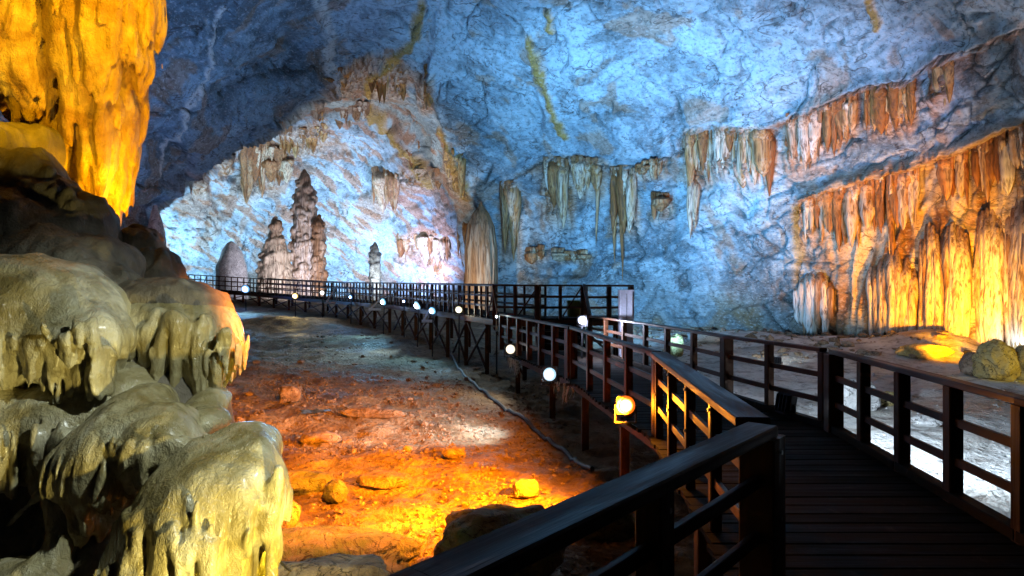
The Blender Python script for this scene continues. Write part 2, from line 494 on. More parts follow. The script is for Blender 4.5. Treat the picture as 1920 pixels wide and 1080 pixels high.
# ------------------------------------------------------------------ cave shell: near hall, arch, far hall
near = tps([(1920, 680, 21), (1920, 500, 21.5), (1920, 300, 21), (1920, 100, 19), (1920, -100, 16.5), (1920, -500, 11.5), (1920, -900, 9),
    (2400, 680, 15), (2400, 300, 15.5), (2400, 0, 14), (2400, -500, 10),
    (1700, 650, 24.5), (1700, 480, 25), (1700, 300, 25), (1700, 100, 22.5), (1700, -100, 19), (1700, -500, 12.5),
    (1500, 630, 29), (1500, 450, 29), (1500, 250, 28), (1500, 100, 25.5), (1500, -100, 20.5), (1500, -900, 9.5),
    (1300, 610, 33), (1300, 400, 33), (1300, 250, 32), (1300, 100, 28), (1300, -100, 22),
    (1100, 600, 38), (1100, 400, 37.5), (1100, 250, 36), (1100, 100, 30), (1100, -100, 22.5), (1100, -500, 13),
    (960, 580, 41), (960, 400, 41), (960, 250, 38), (960, 100, 32), (960, -100, 23),
    (880, 300, 41), (830, 150, 37), (830, 0, 29.5), (700, 0, 28), (700, -100, 23), (700, -500, 13), (700, -900, 9.5),
    (600, 150, 37), (640, 100, 36), (500, 0, 25), (500, 200, 34.5), (400, 100, 27), (400, 250, 33), (300, 0, 22), (300, 200, 27),
    (300, 350, 32), (230, 450, 31), (200, 600, 30), (200, 300, 25), (100, 100, 19), (0, 300, 19), (0, 600, 20), (-300, 0, 13),
    (-300, 600, 14), (-300, -500, 9), (0, -500, 11), (300, -500, 12.5), (300, -900, 9)])
far = tps([(250, 560, 50), (300, 450, 50), (400, 450, 55), (400, 330, 53), (500, 540, 59), (500, 350, 56), (600, 540, 60), (600, 300, 55),
    (600, 200, 48), (700, 540, 60), (700, 350, 56), (700, 220, 50), (680, 130, 43), (750, 100, 40.5), (800, 50, 37), (800, 200, 45),
    (800, 350, 52), (800, 540, 57), (900, 450, 51), (900, 560, 52), (600, 760, 60), (900, 760, 52), (300, 760, 50)])
ARCH = np.array([(262, 760), (270, 560), (280, 470), (290, 397), (350, 345), (400, 308), (450, 272), (510, 240), (560, 212), (612, 182), (640, 120),
    (700, 85), (780, 50), (825, 8), (812, 90), (818, 200), (850, 280), (880, 350), (897, 410), (915, 480), (935, 560), (950, 760)], float)

def arch_sd(x, y):
    d = np.full(x.shape, 1e9); ins = np.zeros(x.shape, bool)
    for (x0, y0), (x1, y1) in zip(ARCH, np.roll(ARCH, -1, 0)):
        ex, ey = x1 - x0, y1 - y0
        t = np.clip(((x - x0) * ex + (y - y0) * ey) / (ex * ex + ey * ey), 0, 1)
        d = np.minimum(d, np.hypot(x - x0 - t * ex, y - y0 - t * ey))
        c = ((y0 > y) != (y1 > y)) & (x < ex * (y - y0) / (ey if ey else 1e-9) + x0)
        ins ^= c
    return np.where(ins, d, -d)

LEDGES = [([(960, 335), (1010, 308), (1080, 300), (1145, 318), (1200, 314), (1275, 290)], .7, 90),
          ([(1270, 262), (1290, 246), (1340, 238), (1440, 240), (1480, 222), (1550, 196), (1620, 162), (1700, 150), (1760, 108), (1840, 85), (1925, 45)], 1.2, 110),
          ([(1490, 380), (1560, 356), (1620, 338), (1700, 318), (1770, 294), (1840, 262), (1930, 225)], 1.3, 160),
          ([(740, 445), (800, 430), (850, 450)], 1.0, 60), ([(440, 285), (520, 262), (600, 250), (660, 262)], 1.2, 70),
          ([(750, 300), (800, 318), (830, 330)], 1.0, 60), ([(1000, 472), (1050, 478), (1110, 480)], .5, 40),
          ([(380, 135), (470, 150), (560, 128), (620, 105)], .35, 40)]

def axis(a, b, c, d, fine, coarse):
    return np.concatenate([np.arange(a, b, coarse), np.arange(b, c, fine), np.arange(c, d + 1, coarse)])
gx = axis(-520, -20, 1940, 2440, 2.8, 20); gy = axis(-960, -20, 690, 760, 2.8, 18)
GX, GY = np.meshgrid(gx, gy)
wob = np.stack([GX / 60, GY / 60, 0 * GX], -1)
GXw = GX + 9 * fbm(wob, 3); GYw = GY + 9 * fbm(wob + 40, 3)
sd = arch_sd(GXw, GYw)
wid = 6 + 10 * sstep(660, 560, GX) + 8 * sstep(260, 100, GY)
mixf = sstep(0, 1, sd / wid)
mixf = np.where(sd > 0, 1 - (1 - np.clip(sd / wid, 0, 1)) ** 2.2, 0)
dn = near(GX, GY); df = np.maximum(far(GX, GY), dn + 1)
# second rim: the vault over the far hall springs from behind a nearer soffit
rim = np.interp(GXw, [560, 620, 680, 740, 790, 830, 870, 905], [215, 196, 190, 208, 254, 328, 420, 540])
df = np.maximum(df - 5.5 * (1 - sstep(-10, 34, GYw - rim)) * sstep(560, 640, GX), dn + .9)
D0 = dn + (df - dn) * mixf
def unproj(D): return np.stack([(GX - 960) / FPX * D, D, EYE - (GY - 540) / FPX * D], -1)
for pl, A, T in LEDGES:
    pl = np.array(pl, float)
    L = np.interp(GX, pl[:, 0], pl[:, 1]) + 5 * fbm(np.stack([GX / 25, 0 * GX, 0 * GX + A], -1), 2)
    tt = GY - L
    w = sstep(pl[0, 0] - 8, pl[0, 0] + 25, GX) * (1 - sstep(pl[-1, 0] - 25, pl[-1, 0] + 8, GX))
    D0 = D0 + w * A * sstep(0, 12, tt) * np.exp(-np.maximum(tt, 0) / T) - w * .35 * sstep(-30, 0, tt) * (tt < 0)
BASE = np.stack([(GX - 960) / FPX * D0, D0, EYE - (GY - 540) / FPX * D0], -1)
def normals(V):
    n = np.cross(np.gradient(V, axis=1), np.gradient(V, axis=0))
    n /= np.linalg.norm(n, axis=-1)[..., None] + 1e-9
    return n
NB = normals(unproj(dn)) * (1 - mixf)[..., None] + normals(unproj(df)) * mixf[..., None]
NB /= np.linalg.norm(NB, axis=-1)[..., None] + 1e-9
NB[(NB * BASE).sum(-1) > 0] *= -1
farw = mixf
warp = np.stack([fbm(BASE * .22 + 3, 3), fbm(BASE * .22 + 53, 3), fbm(BASE * .22 + 91, 3)], -1)
PW = BASE + 1.6 * warp
def flakes(zc, freq, seed, gate=.0):
    """thin beds whose broken edges stand out as little overhangs"""
    q = zc * freq + .6 * fbm(BASE * .45 + seed, 3) + .15 * fbm(BASE * 1.7 + seed, 2)
    s = q - np.floor(q)
    m = sstep(gate - .12, gate + .25, fbm(BASE * .28 + seed * 3.1, 3))
    return np.where(s > .86, (1 - s) / .14, s / .86) * m, m
def facets(scale, n, seed, amp):
    """fractured rock: flat plates tilted this way and that, with joints between them"""
    q = np.random.default_rng(seed)
    A = ((BASE + .45 * warp + .05 * fbm(BASE * 1.6 + seed, 2)[..., None]) * np.array(scale)).reshape(-1, 3).astype(np.float32)
    S_ = A[q.choice(len(A), n, replace=False)] + q.normal(0, .05, (n, 3)).astype(np.float32)
    T_ = q.normal(0, 1, (n, 3)).astype(np.float32); tone = q.normal(0, 1, n).astype(np.float32)
    s2 = (S_ ** 2).sum(1); out = np.empty(len(A), np.float32); edge = np.empty(len(A), np.float32); tn = np.empty(len(A), np.float32)
    for k in range(0, len(A), 20000):
        a_ = A[k:k + 20000]; d2 = s2[None] - 2 * a_ @ S_.T
        r_ = np.arange(len(a_)); i1 = d2.argmin(1); m1 = d2[r_, i1] + (a_ ** 2).sum(1); d2[r_, i1] = 1e9
        i2 = d2.argmin(1); m2 = d2[r_, i2] + (a_ ** 2).sum(1)
        e = np.sqrt(np.maximum(m2, 0)) - np.sqrt(np.maximum(m1, 0))
        h1 = ((a_ - S_[i1]) * T_[i1]).sum(1); h2 = ((a_ - S_[i2]) * T_[i2]).sum(1)
        w = np.clip(.5 + e / .22, 0, 1)
        out[k:k + 20000] = h1 * w + h2 * (1 - w); edge[k:k + 20000] = e; tn[k:k + 20000] = tone[i1] * w + tone[i2] * (1 - w)
    sh = GX.shape
    return amp * np.clip(out, -1.2, 1.2).reshape(sh), edge.reshape(sh), tn.reshape(sh)
fa1, ed1, tn1 = facets((.26, .26, .55), 380, 5, .24)
fa2, ed2, tn2 = facets((.80, .80, 2.0), 1700, 6, .045)
z_hall = BASE[..., 2] * math.cos(rad(38)) + BASE[..., 0] * math.sin(rad(38))
fl1, m1 = flakes(BASE[..., 2] + .12 * BASE[..., 0], .75, 2.0)
fl2, m2 = flakes(BASE[..., 2] - .25 * BASE[..., 0], 2.0, 7.0, -.02)
fh1, mh1 = flakes(z_hall, .8, 4.0, -.1); fh2, mh2 = flakes(z_hall, 2.2, 9.0, -.05)
nearrel = .13 * fl1 + .07 * fl2
hallrel = .16 * fh1 + .08 * fh2
cr = np.abs(noise3(PW * np.array([.20, .20, .30]) + 3)); cr2 = np.abs(noise3(PW * np.array([.5, .5, .9]) + 61))
crg = sstep(-.05, .2, fbm(BASE * .13 + 77, 2)); crg2 = sstep(.05, .25, fbm(BASE * .2 + 33, 2))
crk = np.maximum((1 - sstep(.0, .022, cr)) * crg, (1 - sstep(0, .05, cr2)) * crg2)
VEINS = [([(265, 202), (350, 188), (420, 158), (500, 138), (560, 128), (612, 106)], 3.0, 'crack'), ([(240, 340), (290, 345), (330, 310), (370, 275)], 2.5, 'crack'),
         ([(415, 8), (385, 60), (362, 140), (330, 190), (310, 250), (298, 335)], 5, 'calcite'), ([(362, 140), (335, 160), (320, 215)], 4, 'calcite'), ([(600, 0), (618, 60), (612, 110), (630, 150)], 16, 'calcite'),
         ([(996, 68), (1012, 120), (1026, 170), (1040, 220), (1056, 262)], 9, 'ochre'), ([(1026, 25), (1030, 60)], 9, 'ochre'), ([(790, 10), (775, 60), (740, 110), (700, 130), (690, 170)], 12, 'ochre'),
         ([(690, 205), (745, 245), (790, 300), (815, 345)], 9, 'ochre'), ([(828, 240), (855, 300), (880, 370)], 8, 'ochre'), ([(1630, 0), (1640, 30), (1650, 45)], 10, 'ochre'),
         ([(960, 340), (1010, 308), (1080, 300), (1145, 318), (1200, 314), (1280, 285)], 2.2, 'crack'), ([(1480, 222), (1550, 196), (1620, 162), (1700, 150), (1760, 108), (1840, 85), (1925, 45)], 3.0, 'crack'),
         ([(980, 20), (1040, 20), (1100, 5)], 3, 'crack'), ([(1800, 10), (1850, 65), (1860, 85)], 2.5, 'crack'), ([(1340, 25), (1375, 45), (1390, 60)], 2.5, 'crack'), ([(665, 310), (740, 320), (790, 340)], 2.5, 'crack'), ([(1165, 330), (1185, 440), (1200, 540)], 3, 'crack'),
         ([(1720, 470), (1722, 560), (1724, 648)], 4, 'crack'), ([(1500, 500), (1506, 600)], 2.5, 'crack')]
wx_ = 7 * fbm(np.stack([GX / 22, GY / 22, 0 * GX], -1), 3); wy_ = 7 * fbm(np.stack([GX / 22, GY / 22, 0 * GX + 31], -1), 3)
vein = {'crack': np.zeros(GX.shape), 'calcite': np.zeros(GX.shape), 'ochre': np.zeros(GX.shape)}
for pl, w, ty in VEINS:
    d = np.full(GX.shape, 1e9)
    for (x0, y0), (x1, y1) in zip(pl, pl[1:]):
        ex, ey = x1 - x0, y1 - y0
        t_ = np.clip(((GX + wx_ - x0) * ex + (GY + wy_ - y0) * ey) / (ex * ex + ey * ey), 0, 1)
        d = np.minimum(d, np.hypot(GX + wx_ - x0 - t_ * ex, GY + wy_ - y0 - t_ * ey))
    vein[ty] = np.maximum(vein[ty], 1 - sstep(w * .35, w * 1.15, d))
joint = (1 - sstep(.0, .035, ed1)) * sstep(.12, .35, fbm(BASE * .25 + 71, 3)) + .5 * (1 - sstep(0, .04, ed2)) * sstep(.22, .45, fbm(BASE * .45 + 17, 3))
crk = np.maximum(np.maximum(crk * .8, joint), vein['crack'])
STAINS = [(1020, 1066, 306, 304, 430, 445), (1080, 1122, 303, 306, 385, 380), (1147, 1190, 322, 320, 455, 450), (1195, 1240, 316, 305, 342, 340), (1286, 1334, 246, 246, 372, 352), (1342, 1380, 241, 240, 352, 335), (1390, 1436, 240, 240, 366, 350), (1441, 1451, 252, 252, 368, 368), (1480, 1540, 222, 205, 346, 310), (1548, 1604, 204, 184, 305, 275), (1622, 1715, 170, 155, 272, 262), (1752, 1784, 112, 106, 226, 200), (1222, 1248, 372, 372, 425, 412), (990, 1020, 468, 470, 500, 492), (1042, 1102, 477, 480, 498, 498), (942, 972, 345, 345, 520, 500), (1508, 1562, 372, 358, 470, 500), (1566, 1612, 356, 342, 490, 470), (1618, 1660, 340, 328, 470, 450), (1664, 1722, 328, 316, 500, 470), (1764, 1814, 298, 288, 400, 420), (1826, 1880, 280, 258, 390, 372), (1882, 1950, 256, 225, 380, 390), (455, 536, 285, 268, 392, 352), (525, 612, 240, 232, 318, 290), (360, 376, 326, 326, 368, 366), (410, 432, 300, 296, 338, 330), (592, 606, 192, 190, 238, 230), (606, 690, 150, 92, 190, 165), (690, 725, 100, 92, 195, 205), (735, 762, 125, 120, 200, 195), (792, 812, 130, 130, 218, 215), (838, 872, 270, 300, 330, 390), (708, 746, 322, 326, 402, 398), (760, 824, 312, 326, 356, 364), (748, 768, 446, 442, 512, 500), (776, 842, 436, 450, 480, 535)]
apron = np.zeros(GX.shape)
for x0, x1, t0, t1, b0, b1 in STAINS:
    u_ = np.clip((GX - x0) / (x1 - x0), 0, 1); tr = t0 + (t1 - t0) * u_; br = b0 + (b1 - b0) * u_
    m_ = sstep(x0 - 12, x0 + 6, GX) * (1 - sstep(x1 - 6, x1 + 12, GX)) * sstep(-7, 3, GY - tr) * (1 - sstep(-.45, .12, (GY - br) / (b0 - t0)))
    apron = np.maximum(apron, m_)
smooth_zone = sstep(1010, 930, GX) * sstep(800, 840, GX) * sstep(420, 330, GY)
relief = .62 * fbm(BASE * .11, 2) + (fa1 + fa2) * (1 - .8 * smooth_zone) * (1 - .35 * farw) + .06 * fbm(BASE * .6 + 8, 3) + (.85 * nearrel * (1 - .75 * smooth_zone)) * (1 - farw) + .8 * hallrel * farw \
    + .018 * ridged(BASE * np.array([1.5, 1.5, 2.6]) + 5, 2) + .02 * fbm(BASE * 4, 2) - .22 * crk + .05 * vein['calcite'] + .12 * vein['ochre']
run_ = np.abs(noise3(np.stack([BASE[..., 0] * 3.0, BASE[..., 1] * 3.0, BASE[..., 2] * .14], -1)))
relief = relief + apron * (.34 - .5 * run_)
# fluted ribs where water runs down the dripstone wall
flut = np.abs(noise3(np.stack([BASE[..., 0] * 1.9, BASE[..., 1] * 1.9, BASE[..., 2] * .10], -1)))
dripz = sstep(1490, 1630, GX + 70 * fbm(np.stack([GX / 70, GY / 120, 0 * GX], -1), 3)) * sstep(330, 400, GY + (GX - 1500) * .3)
relief = relief * (1 - .6 * dripz) - dripz * .55 * (flut - .3)
relief *= np.clip(D0 / 26, .35, 1.25)
SH = BASE + NB * relief[..., None]

# mineral colours, with lamp blue and the unlit roof put in
def lay(c, m, k): return c * (1 - np.clip(m, 0, 1)[..., None]) + np.array(k) * np.clip(m, 0, 1)[..., None]
PS = BASE * np.array([1, 1, .16])                       # stretched: stains that ran down
n_big = fbm(BASE * .12 + 5, 4); n_md = fbm(PW * .55 + 15, 4); n_run = fbm(PS * .9 + 25, 4); n_fi = fbm(PW * 1.9 + 44, 3)
C = np.zeros(GX.shape + (3,)) + np.array([.43, .42, .41])
C = lay(C, sstep(.0, .4, n_big), (.58, .57, .55)); C = lay(C, sstep(.0, -.4, n_big), (.22, .215, .21))
C = C * (1 + .12 * np.clip(tn1, -2, 2) + .07 * np.clip(tn2, -2, 2))[..., None]
C = lay(C, .65 * sstep(.12, .45, n_md), (.64, .63, .60)); C = lay(C, .6 * sstep(-.15, -.5, n_md), (.19, .175, .16))
C = lay(C, .35 * sstep(.1, .5, n_fi), (.60, .59, .57)); C = lay(C, .4 * sstep(-.12, -.5, n_fi), (.15, .13, .11))
roofm = (1 - farw) * sstep(640, 560, GX); C = C * (1 - .35 * roofm[..., None])  # left roof painted darker, its lack of light put into the colour
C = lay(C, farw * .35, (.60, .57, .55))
rust = sstep(.24, .5, fbm(PW * np.array([.45, .45, .3]) + 120, 5)); C = lay(C, .5 * rust, (.25, .135, .06))
C = lay(C, farw * .75 * sstep(.16, .36, fbm(np.stack([(BASE[..., 0] * math.cos(rad(38)) - BASE[..., 2] * math.sin(rad(38))) * .35, BASE[..., 1] * .5, z_hall * 1.5], -1) + 7, 4)), (.30, .14, .07))
low = sstep(3.4, -.3, BASE[..., 2]) * (1 - farw); C = lay(C, low * (.62 + .7 * n_md), (.20, .13, .07))
for pl, A, T in LEDGES[:6]:                             # iron stain bleeding from the drip ledges
    pl = np.array(pl, float); L = np.interp(GX, pl[:, 0], pl[:, 1]); tt = GY - L
    w = sstep(pl[0, 0] - 8, pl[0, 0] + 20, GX) * (1 - sstep(pl[-1, 0] - 20, pl[-1, 0] + 8, GX))
    C = lay(C, w * sstep(-8, 6, tt) * np.exp(-np.maximum(tt, 0) / 28) * sstep(-.35, .25, n_run + .3 * n_md), (.23, .105, .04))
C = lay(C, apron * (.55 + .5 * sstep(-.2, .3, n_run)), (.30, .135, .045)); C = lay(C, apron * .7 * sstep(.14, .32, run_), (.56, .50, .42)); C = lay(C, apron * .8 * (1 - sstep(.02, .10, run_)), (.09, .045, .02))
gz = dripz * (1 - farw)
C = lay(C, gz * .95, (.42, .30, .17)); C = lay(C, gz * sstep(.05, .35, n_run), (.58, .50, .38)); C = lay(C, gz * .95 * sstep(.05, -.2, n_run), (.20, .09, .03))
C = lay(C, vein['calcite'] * .85, (.66, .62, .55)); C = lay(C, vein['ochre'] * .95, (.42, .26, .06)); C = lay(C, crk * .85, (.055, .042, .032))
flk = np.maximum((fl1 > .0) * sstep(.80, .98, fl1), sstep(.72, .95, fl2)) * (1 - farw) + farw * np.maximum(sstep(.80, .98, fh1), sstep(.72, .95, fh2))
C = lay(C, .55 * flk * sstep(-.2, .2, n_fi), (.10, .085, .07))
bluish = (1 - np.clip((C[..., 0] - C[..., 2]) * 8, 0, 1))[..., None]
C = C * (1 + bluish * (np.array([.58, .93, 1.20]) - 1))          # blue of the lamps partly put into the grey rock, stains keep their brown
C = np.clip(C, .02, .8)
ny_, nx_ = GX.shape
SHd = SH[..., 1]
def wall_depth(px, py):
    """depth of the finished wall at that direction"""
    i = np.searchsorted(gy, py); j = np.searchsorted(gx, px)
    i = np.clip(i, 0, ny_ - 1); j = np.clip(j, 0, nx_ - 1)
    return SHd[i, j]

ii, jj = np.meshgrid(np.arange(ny_ - 1), np.arange(nx_ - 1), indexing='ij')
Q = np.stack([ii * nx_ + jj, ii * nx_ + jj + 1, (ii + 1) * nx_ + jj + 1, (ii + 1) * nx_ + jj], -1)
cx_, cy_ = GX[:-1, :-1], GY[:-1, :-1]
inside = sd[:-1, :-1] > 3
goldreg = ~inside & (cx_ > 1485) & (cy_ > np.interp(cx_, [1485, 1490, 1560, 1700, 1770, 1840, 1930, 2440], [999, 378, 352, 316, 292, 260, 222, 40]))
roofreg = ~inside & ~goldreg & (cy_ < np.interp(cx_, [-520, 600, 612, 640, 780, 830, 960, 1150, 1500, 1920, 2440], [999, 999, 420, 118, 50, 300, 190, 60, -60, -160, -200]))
wallreg = ~inside & ~goldreg & ~roofreg
def shell(name, mask, mat, label, cat):
    q = Q[mask]
    u, inv = np.unique(q.ravel(), return_inverse=True)
    o = link(name, mesh_np(name, SH.reshape(-1, 3)[u], inv.reshape(-1, 4)), mat)
    at = o.data.color_attributes.new('mineral', 'FLOAT_COLOR', 'POINT')
    at.data.foreach_set('color', np.concatenate([C.reshape(-1, 3)[u], np.ones((len(u), 1))], 1).astype(np.float32).ravel())
    return tag(o, label, None, kind='structure')
shell('cave_wall', wallreg, M['wall'], 'blue lit limestone wall with drip ledges', 'wall')
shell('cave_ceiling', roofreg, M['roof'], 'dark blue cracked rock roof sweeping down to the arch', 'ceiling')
shell('cave_wall_beyond_arch', inside, M['hall'], 'bright pale wall of the far hall behind the arch', 'wall')
shell('dripstone_wall', goldreg, M['gold'], 'amber lit fluted flowstone wall at the right', 'wall')

# ------------------------------------------------------------------ cave floor
def ground_z(x, y, detail=True):
    x = np.asarray(x, float); y = np.asarray(y, float)
    yy = np.clip(y, 0, 47)
    west = -1.35 + .00105 * yy ** 2
    east = -.78 + .0004 * yy ** 2
    xc = np.interp(y, [-10, 0, 8, 13, 19, 40, 80], [1.5, 2.0, 3.4, 2.8, 1.6, 1.0, 1.0])
    t = sstep(-.8, 1.8, x - xc)
    z = west * (1 - t) + east * t
    def hump(cx, cy, sx, sy, h): return h * np.exp(-((x - cx) / sx) ** 2 - ((y - cy) / sy) ** 2)
    z = z + hump(-12.5, 33.5, 4.2, 1.6, .42) + hump(-7, 27, 4.5, 2.2, .18) + hump(-3.5, 15.5, 3.0, 1.8, .16)
    z = z + hump(15.4, 23.2, 1.6, 1.6, .65) + hump(13, 24.5, 5, 2.5, .30) + hump(8, 27, 4, 2.5, .35) + hump(-9, 20, 4, 2, .2) - hump(-4.6, 13.2, .9, .45, .14)
    if detail:
        p = np.stack([x, y, 0 * x], -1)
        z = z + .10 * fbm(p * .45, 3) + .055 * fbm(p * 1.7 + 9, 4) * (1 - .4 * t) + .035 * ridged(p * 3.1 + 3, 3) * (1 - .7 * t)
    return z
ys = [-7.0]
while ys[-1] < 72:
    y = ys[-1]; ys.append(y + (.35 if y < 3.5 else max(.035, y * .0062)))
ys = np.array(ys); us = np.linspace(-1.25, 1.25, 560)
UU, YY = np.meshgrid(us, ys); XX = UU * (np.maximum(YY, 0) + 5.0)
ZZ = ground_z(XX, YY)
nr, nc = XX.shape
ii, jj = np.meshgrid(np.arange(nr - 1), np.arange(nc - 1), indexing='ij')
F = np.stack([ii * nc + jj, ii * nc + jj + 1, (ii + 1) * nc + jj + 1, (ii + 1) * nc + jj], -1).reshape(-1, 4)
tag(link('ground', mesh_np('ground', np.stack([XX, YY, ZZ], -1).reshape(-1, 3), F), M['floor']), 'rough mud and pale sand floor of the cave', None, kind='structure')

def on_ground(px, py):
    """floor point in that direction"""
    d = np.linspace(3, 60, 2400)
    x = (px - 960) / FPX * d; z = EYE - (py - 540) / FPX * d
    g = ground_z(x, d)
    k = np.argmax(z < g)
    return np.array([x[k], d[k], g[k]])

# ------------------------------------------------------------------ flowstone masses on the left
def blob(name, field, h, rough, mat, parent, label=None):
    V, Qd = field.build(h, rough)
    o = link(name, mesh_np(name, V - np.array(parent.location), Qd), mat)
    o.parent = parent
    if label: o['label'] = label
    return o
rr = random.Random(5)

def flow_rough(a1, a2, a3, vs=.5, zc=None, gf=5.0):
    """swellings, lumps and running grooves; below height zc the grooves deepen into flutes"""
    def f(w):
        q = w * np.array([1, 1, vs])
        r = a1 * fbm(q * 1.5, 2) + a2 * .6 * fbm(q * 5.5 + 31, 2)
        wv = w + .05 * noise3(w * 2.2)[:, None]
        g_ = 2 * np.abs(noise3(wv * np.array([gf, gf, gf * .13]) + 3)) - .45
        g2 = 2 * np.abs(noise3(wv * np.array([gf * 2.6, gf * 2.6, gf * .30]) + 13)) - .45
        m = .55 if zc is None else .10 + 1.3 * sstep(zc + .16, zc - .22, w[:, 2])
        return r - a3 * m * (2.4 * g_ + .8 * g2)
    return f

def drips(fld, fringe, d, n, lmin, lmax, rmin, rmax, k=.05, din=.0, back=.10):
    """row of blunt drip tips along the lower fringe of a lobe"""
    fr = np.array(fringe, float); L = np.concatenate([[0], np.cumsum(np.hypot(*np.diff(fr, axis=0).T))])
    for i in range(n):
        s = (i + rr.uniform(.1, .9)) / n * L[-1]
        px = np.interp(s, L, fr[:, 0]); py = np.interp(s, L, fr[:, 1]); dd = d if np.isscalar(d) else np.interp(s, L, d)
        ln = rr.uniform(lmin, lmax) * (1.0 if rr.random() < .7 else .55); r = rr.uniform(rmin, rmax)
        off = rr.uniform(-.06, .06)
        a = P(px, py - ln * .9, dd + off - din); b = P(px + rr.uniform(-5, 5), py + ln * .75, dd + off + back * .3)
        u = rr.uniform(.45, .62); mid = a + (b - a) * u
        fld.cone(a, r * 1.25, mid, r, k); fld.cone(mid, r, b, r * rr.uniform(.22, .4), k)

def ell(fld, px, py, d, rx, ry, rd, k=.14):
    fld.ball(P(px, py, d), (rx / FPX * d, rd, ry / FPX * d), k)

def ribs(fld, lobes, x0, x1, y0, y1, n, L0, L1, r=.034):
    """thin runs of flowstone that follow the face of a lobe down to its fringe"""
    def surf(px, py):
        best = None
        for cx, cy, d, rx_, ry_, rd in lobes:
            q = 1 - ((px - cx) / rx_) ** 2 - ((py - cy) / ry_) ** 2
            if q > .02: best = min(best or 99, d - rd * math.sqrt(q))
        return best
    for k in range(n):
        x = rr.uniform(x0, x1); y_ = rr.uniform(y0, y1); L = rr.uniform(L0, L1); pts = []
        for i in range(7):
            dd = surf(x, y_)
            if dd is not None: pts.append(P(x, y_, dd + .012))
            elif pts: pts.append(pts[-1] + np.array([0, 0, -L / 6 / FPX * 5]))
            x += rr.uniform(-3, 3); y_ += L / 6
        if len(pts) < 3: continue
        q = rr.uniform(.6, 1.3) * r
        for i, (a, b) in enumerate(zip(pts, pts[1:])):
            u0, u1 = i / (len(pts) - 1), (i + 1) / (len(pts) - 1)
            fld.cone(a, q * (.45 + .75 * u0 - .7 * u0 ** 4), b, q * (.45 + .75 * u1 - .7 * u1 ** 4), .035)
mound = thing('flowstone_mound', P(180, 1290, 5.2), 'wet cream flowstone mound of bulging lobes fringed with drips, left foreground', 'flowstone')
# A: upper left lobe
f = Field(); ell(f, 30, 590, 5.6, 200, 105, .75); ell(f, 130, 640, 5.35, 105, 80, .45); ell(f, -40, 660, 5.4, 130, 80, .5)
ribs(f, [(30, 590, 5.6, 200, 105, .75), (130, 640, 5.35, 105, 80, .45), (-40, 660, 5.4, 130, 80, .5)], -5, 215, 600, 665, 34, 50, 110)
drips(f, [(-20, 705), (30, 690), (60, 705), (110, 700), (160, 700), (192, 700)], 5.0, 24, 34, 78, .022, .06, .035)
blob('flowstone_lobe', f, .017, flow_rough(.07, .022, .022, .5, 1.32, 6), M['mound'], mound, 'broad pale lobe with a drip fringe at the left edge')
# B: fluted head lobe
f = Field(); ell(f, 315, 610, 6.2, 105, 66, .55); ell(f, 370, 640, 6.0, 68, 72, .42); ell(f, 260, 640, 6.05, 66, 66, .45); ell(f, 400, 645, 6.05, 40, 62, .33)
for k in range(26):
    x = rr.uniform(210, 425); y0 = rr.uniform(585, 655); L = rr.uniform(55, 110) * (1 - .25 * abs(x - 320) / 110)
    f.cone(P(x, y0, 5.62 + .0022 * abs(x - 330)), .055, P(x + rr.uniform(-6, 6), y0 + L, 5.66 + .0022 * abs(x - 330)), rr.uniform(.016, .03), .05)
drips(f, [(215, 670), (250, 700), (300, 700), (340, 690), (375, 705), (410, 680), (425, 650)], 5.72, 30, 26, 62, .02, .05, .035)
blob('flowstone_lobe', f, .017, flow_rough(.06, .03, .034, .5, 1.36, 7), M['mound'], mound, 'fluted head shaped lobe with yellow drip teeth')
# C: sloping neck and its left lobe
f = Field(); ell(f, 200, 760, 5.55, 105, 85, .45); ell(f, 120, 800, 5.35, 100, 95, .45); ell(f, 30, 830, 5.2, 90, 85, .4); ell(f, -30, 800, 5.2, 80, 100, .4)
ribs(f, [(200, 760, 5.55, 105, 85, .45), (120, 800, 5.35, 100, 95, .45), (30, 830, 5.2, 90, 85, .4), (-30, 800, 5.2, 80, 100, .4)], 0, 260, 760, 840, 26, 60, 110)
drips(f, [(-10, 880), (20, 890), (60, 880), (110, 870), (150, 850)], 4.95, 17, 40, 80, .025, .065, .035)
blob('flowstone_lobe', f, .017, flow_rough(.06, .02, .024, .5, 0.6, 5), M['mound'], mound, 'sloping lobe ending in long drips at the left edge')
# D: centre lobe
f = Field(); ell(f, 250, 845, 5.05, 118, 88, .5); ell(f, 180, 890, 4.9, 82, 66, .36); ell(f, 320, 830, 5.0, 68, 70, .4); ell(f, 265, 770, 5.3, 52, 45, .35)
ribs(f, [(250, 845, 5.05, 118, 88, .5), (180, 890, 4.9, 82, 66, .36), (320, 830, 5.0, 68, 70, .4)], 115, 385, 820, 890, 40, 45, 100, .028)
drips(f, [(115, 920), (150, 945), (200, 925), (250, 918), (300, 905), (350, 880), (385, 840)], 4.7, 34, 22, 60, .016, .042, .03)
f.cone(P(140, 900, 4.75), .12, P(158, 985, 4.75), .09, .08); f.cone(P(158, 985, 4.75), .09, P(160, 1015, 4.75), .03, .05)
blob('flowstone_lobe', f, .016, flow_rough(.06, .022, .026, .5, 0.47, 6), M['mound'], mound, 'central bulging lobe with a row of short drip teeth')
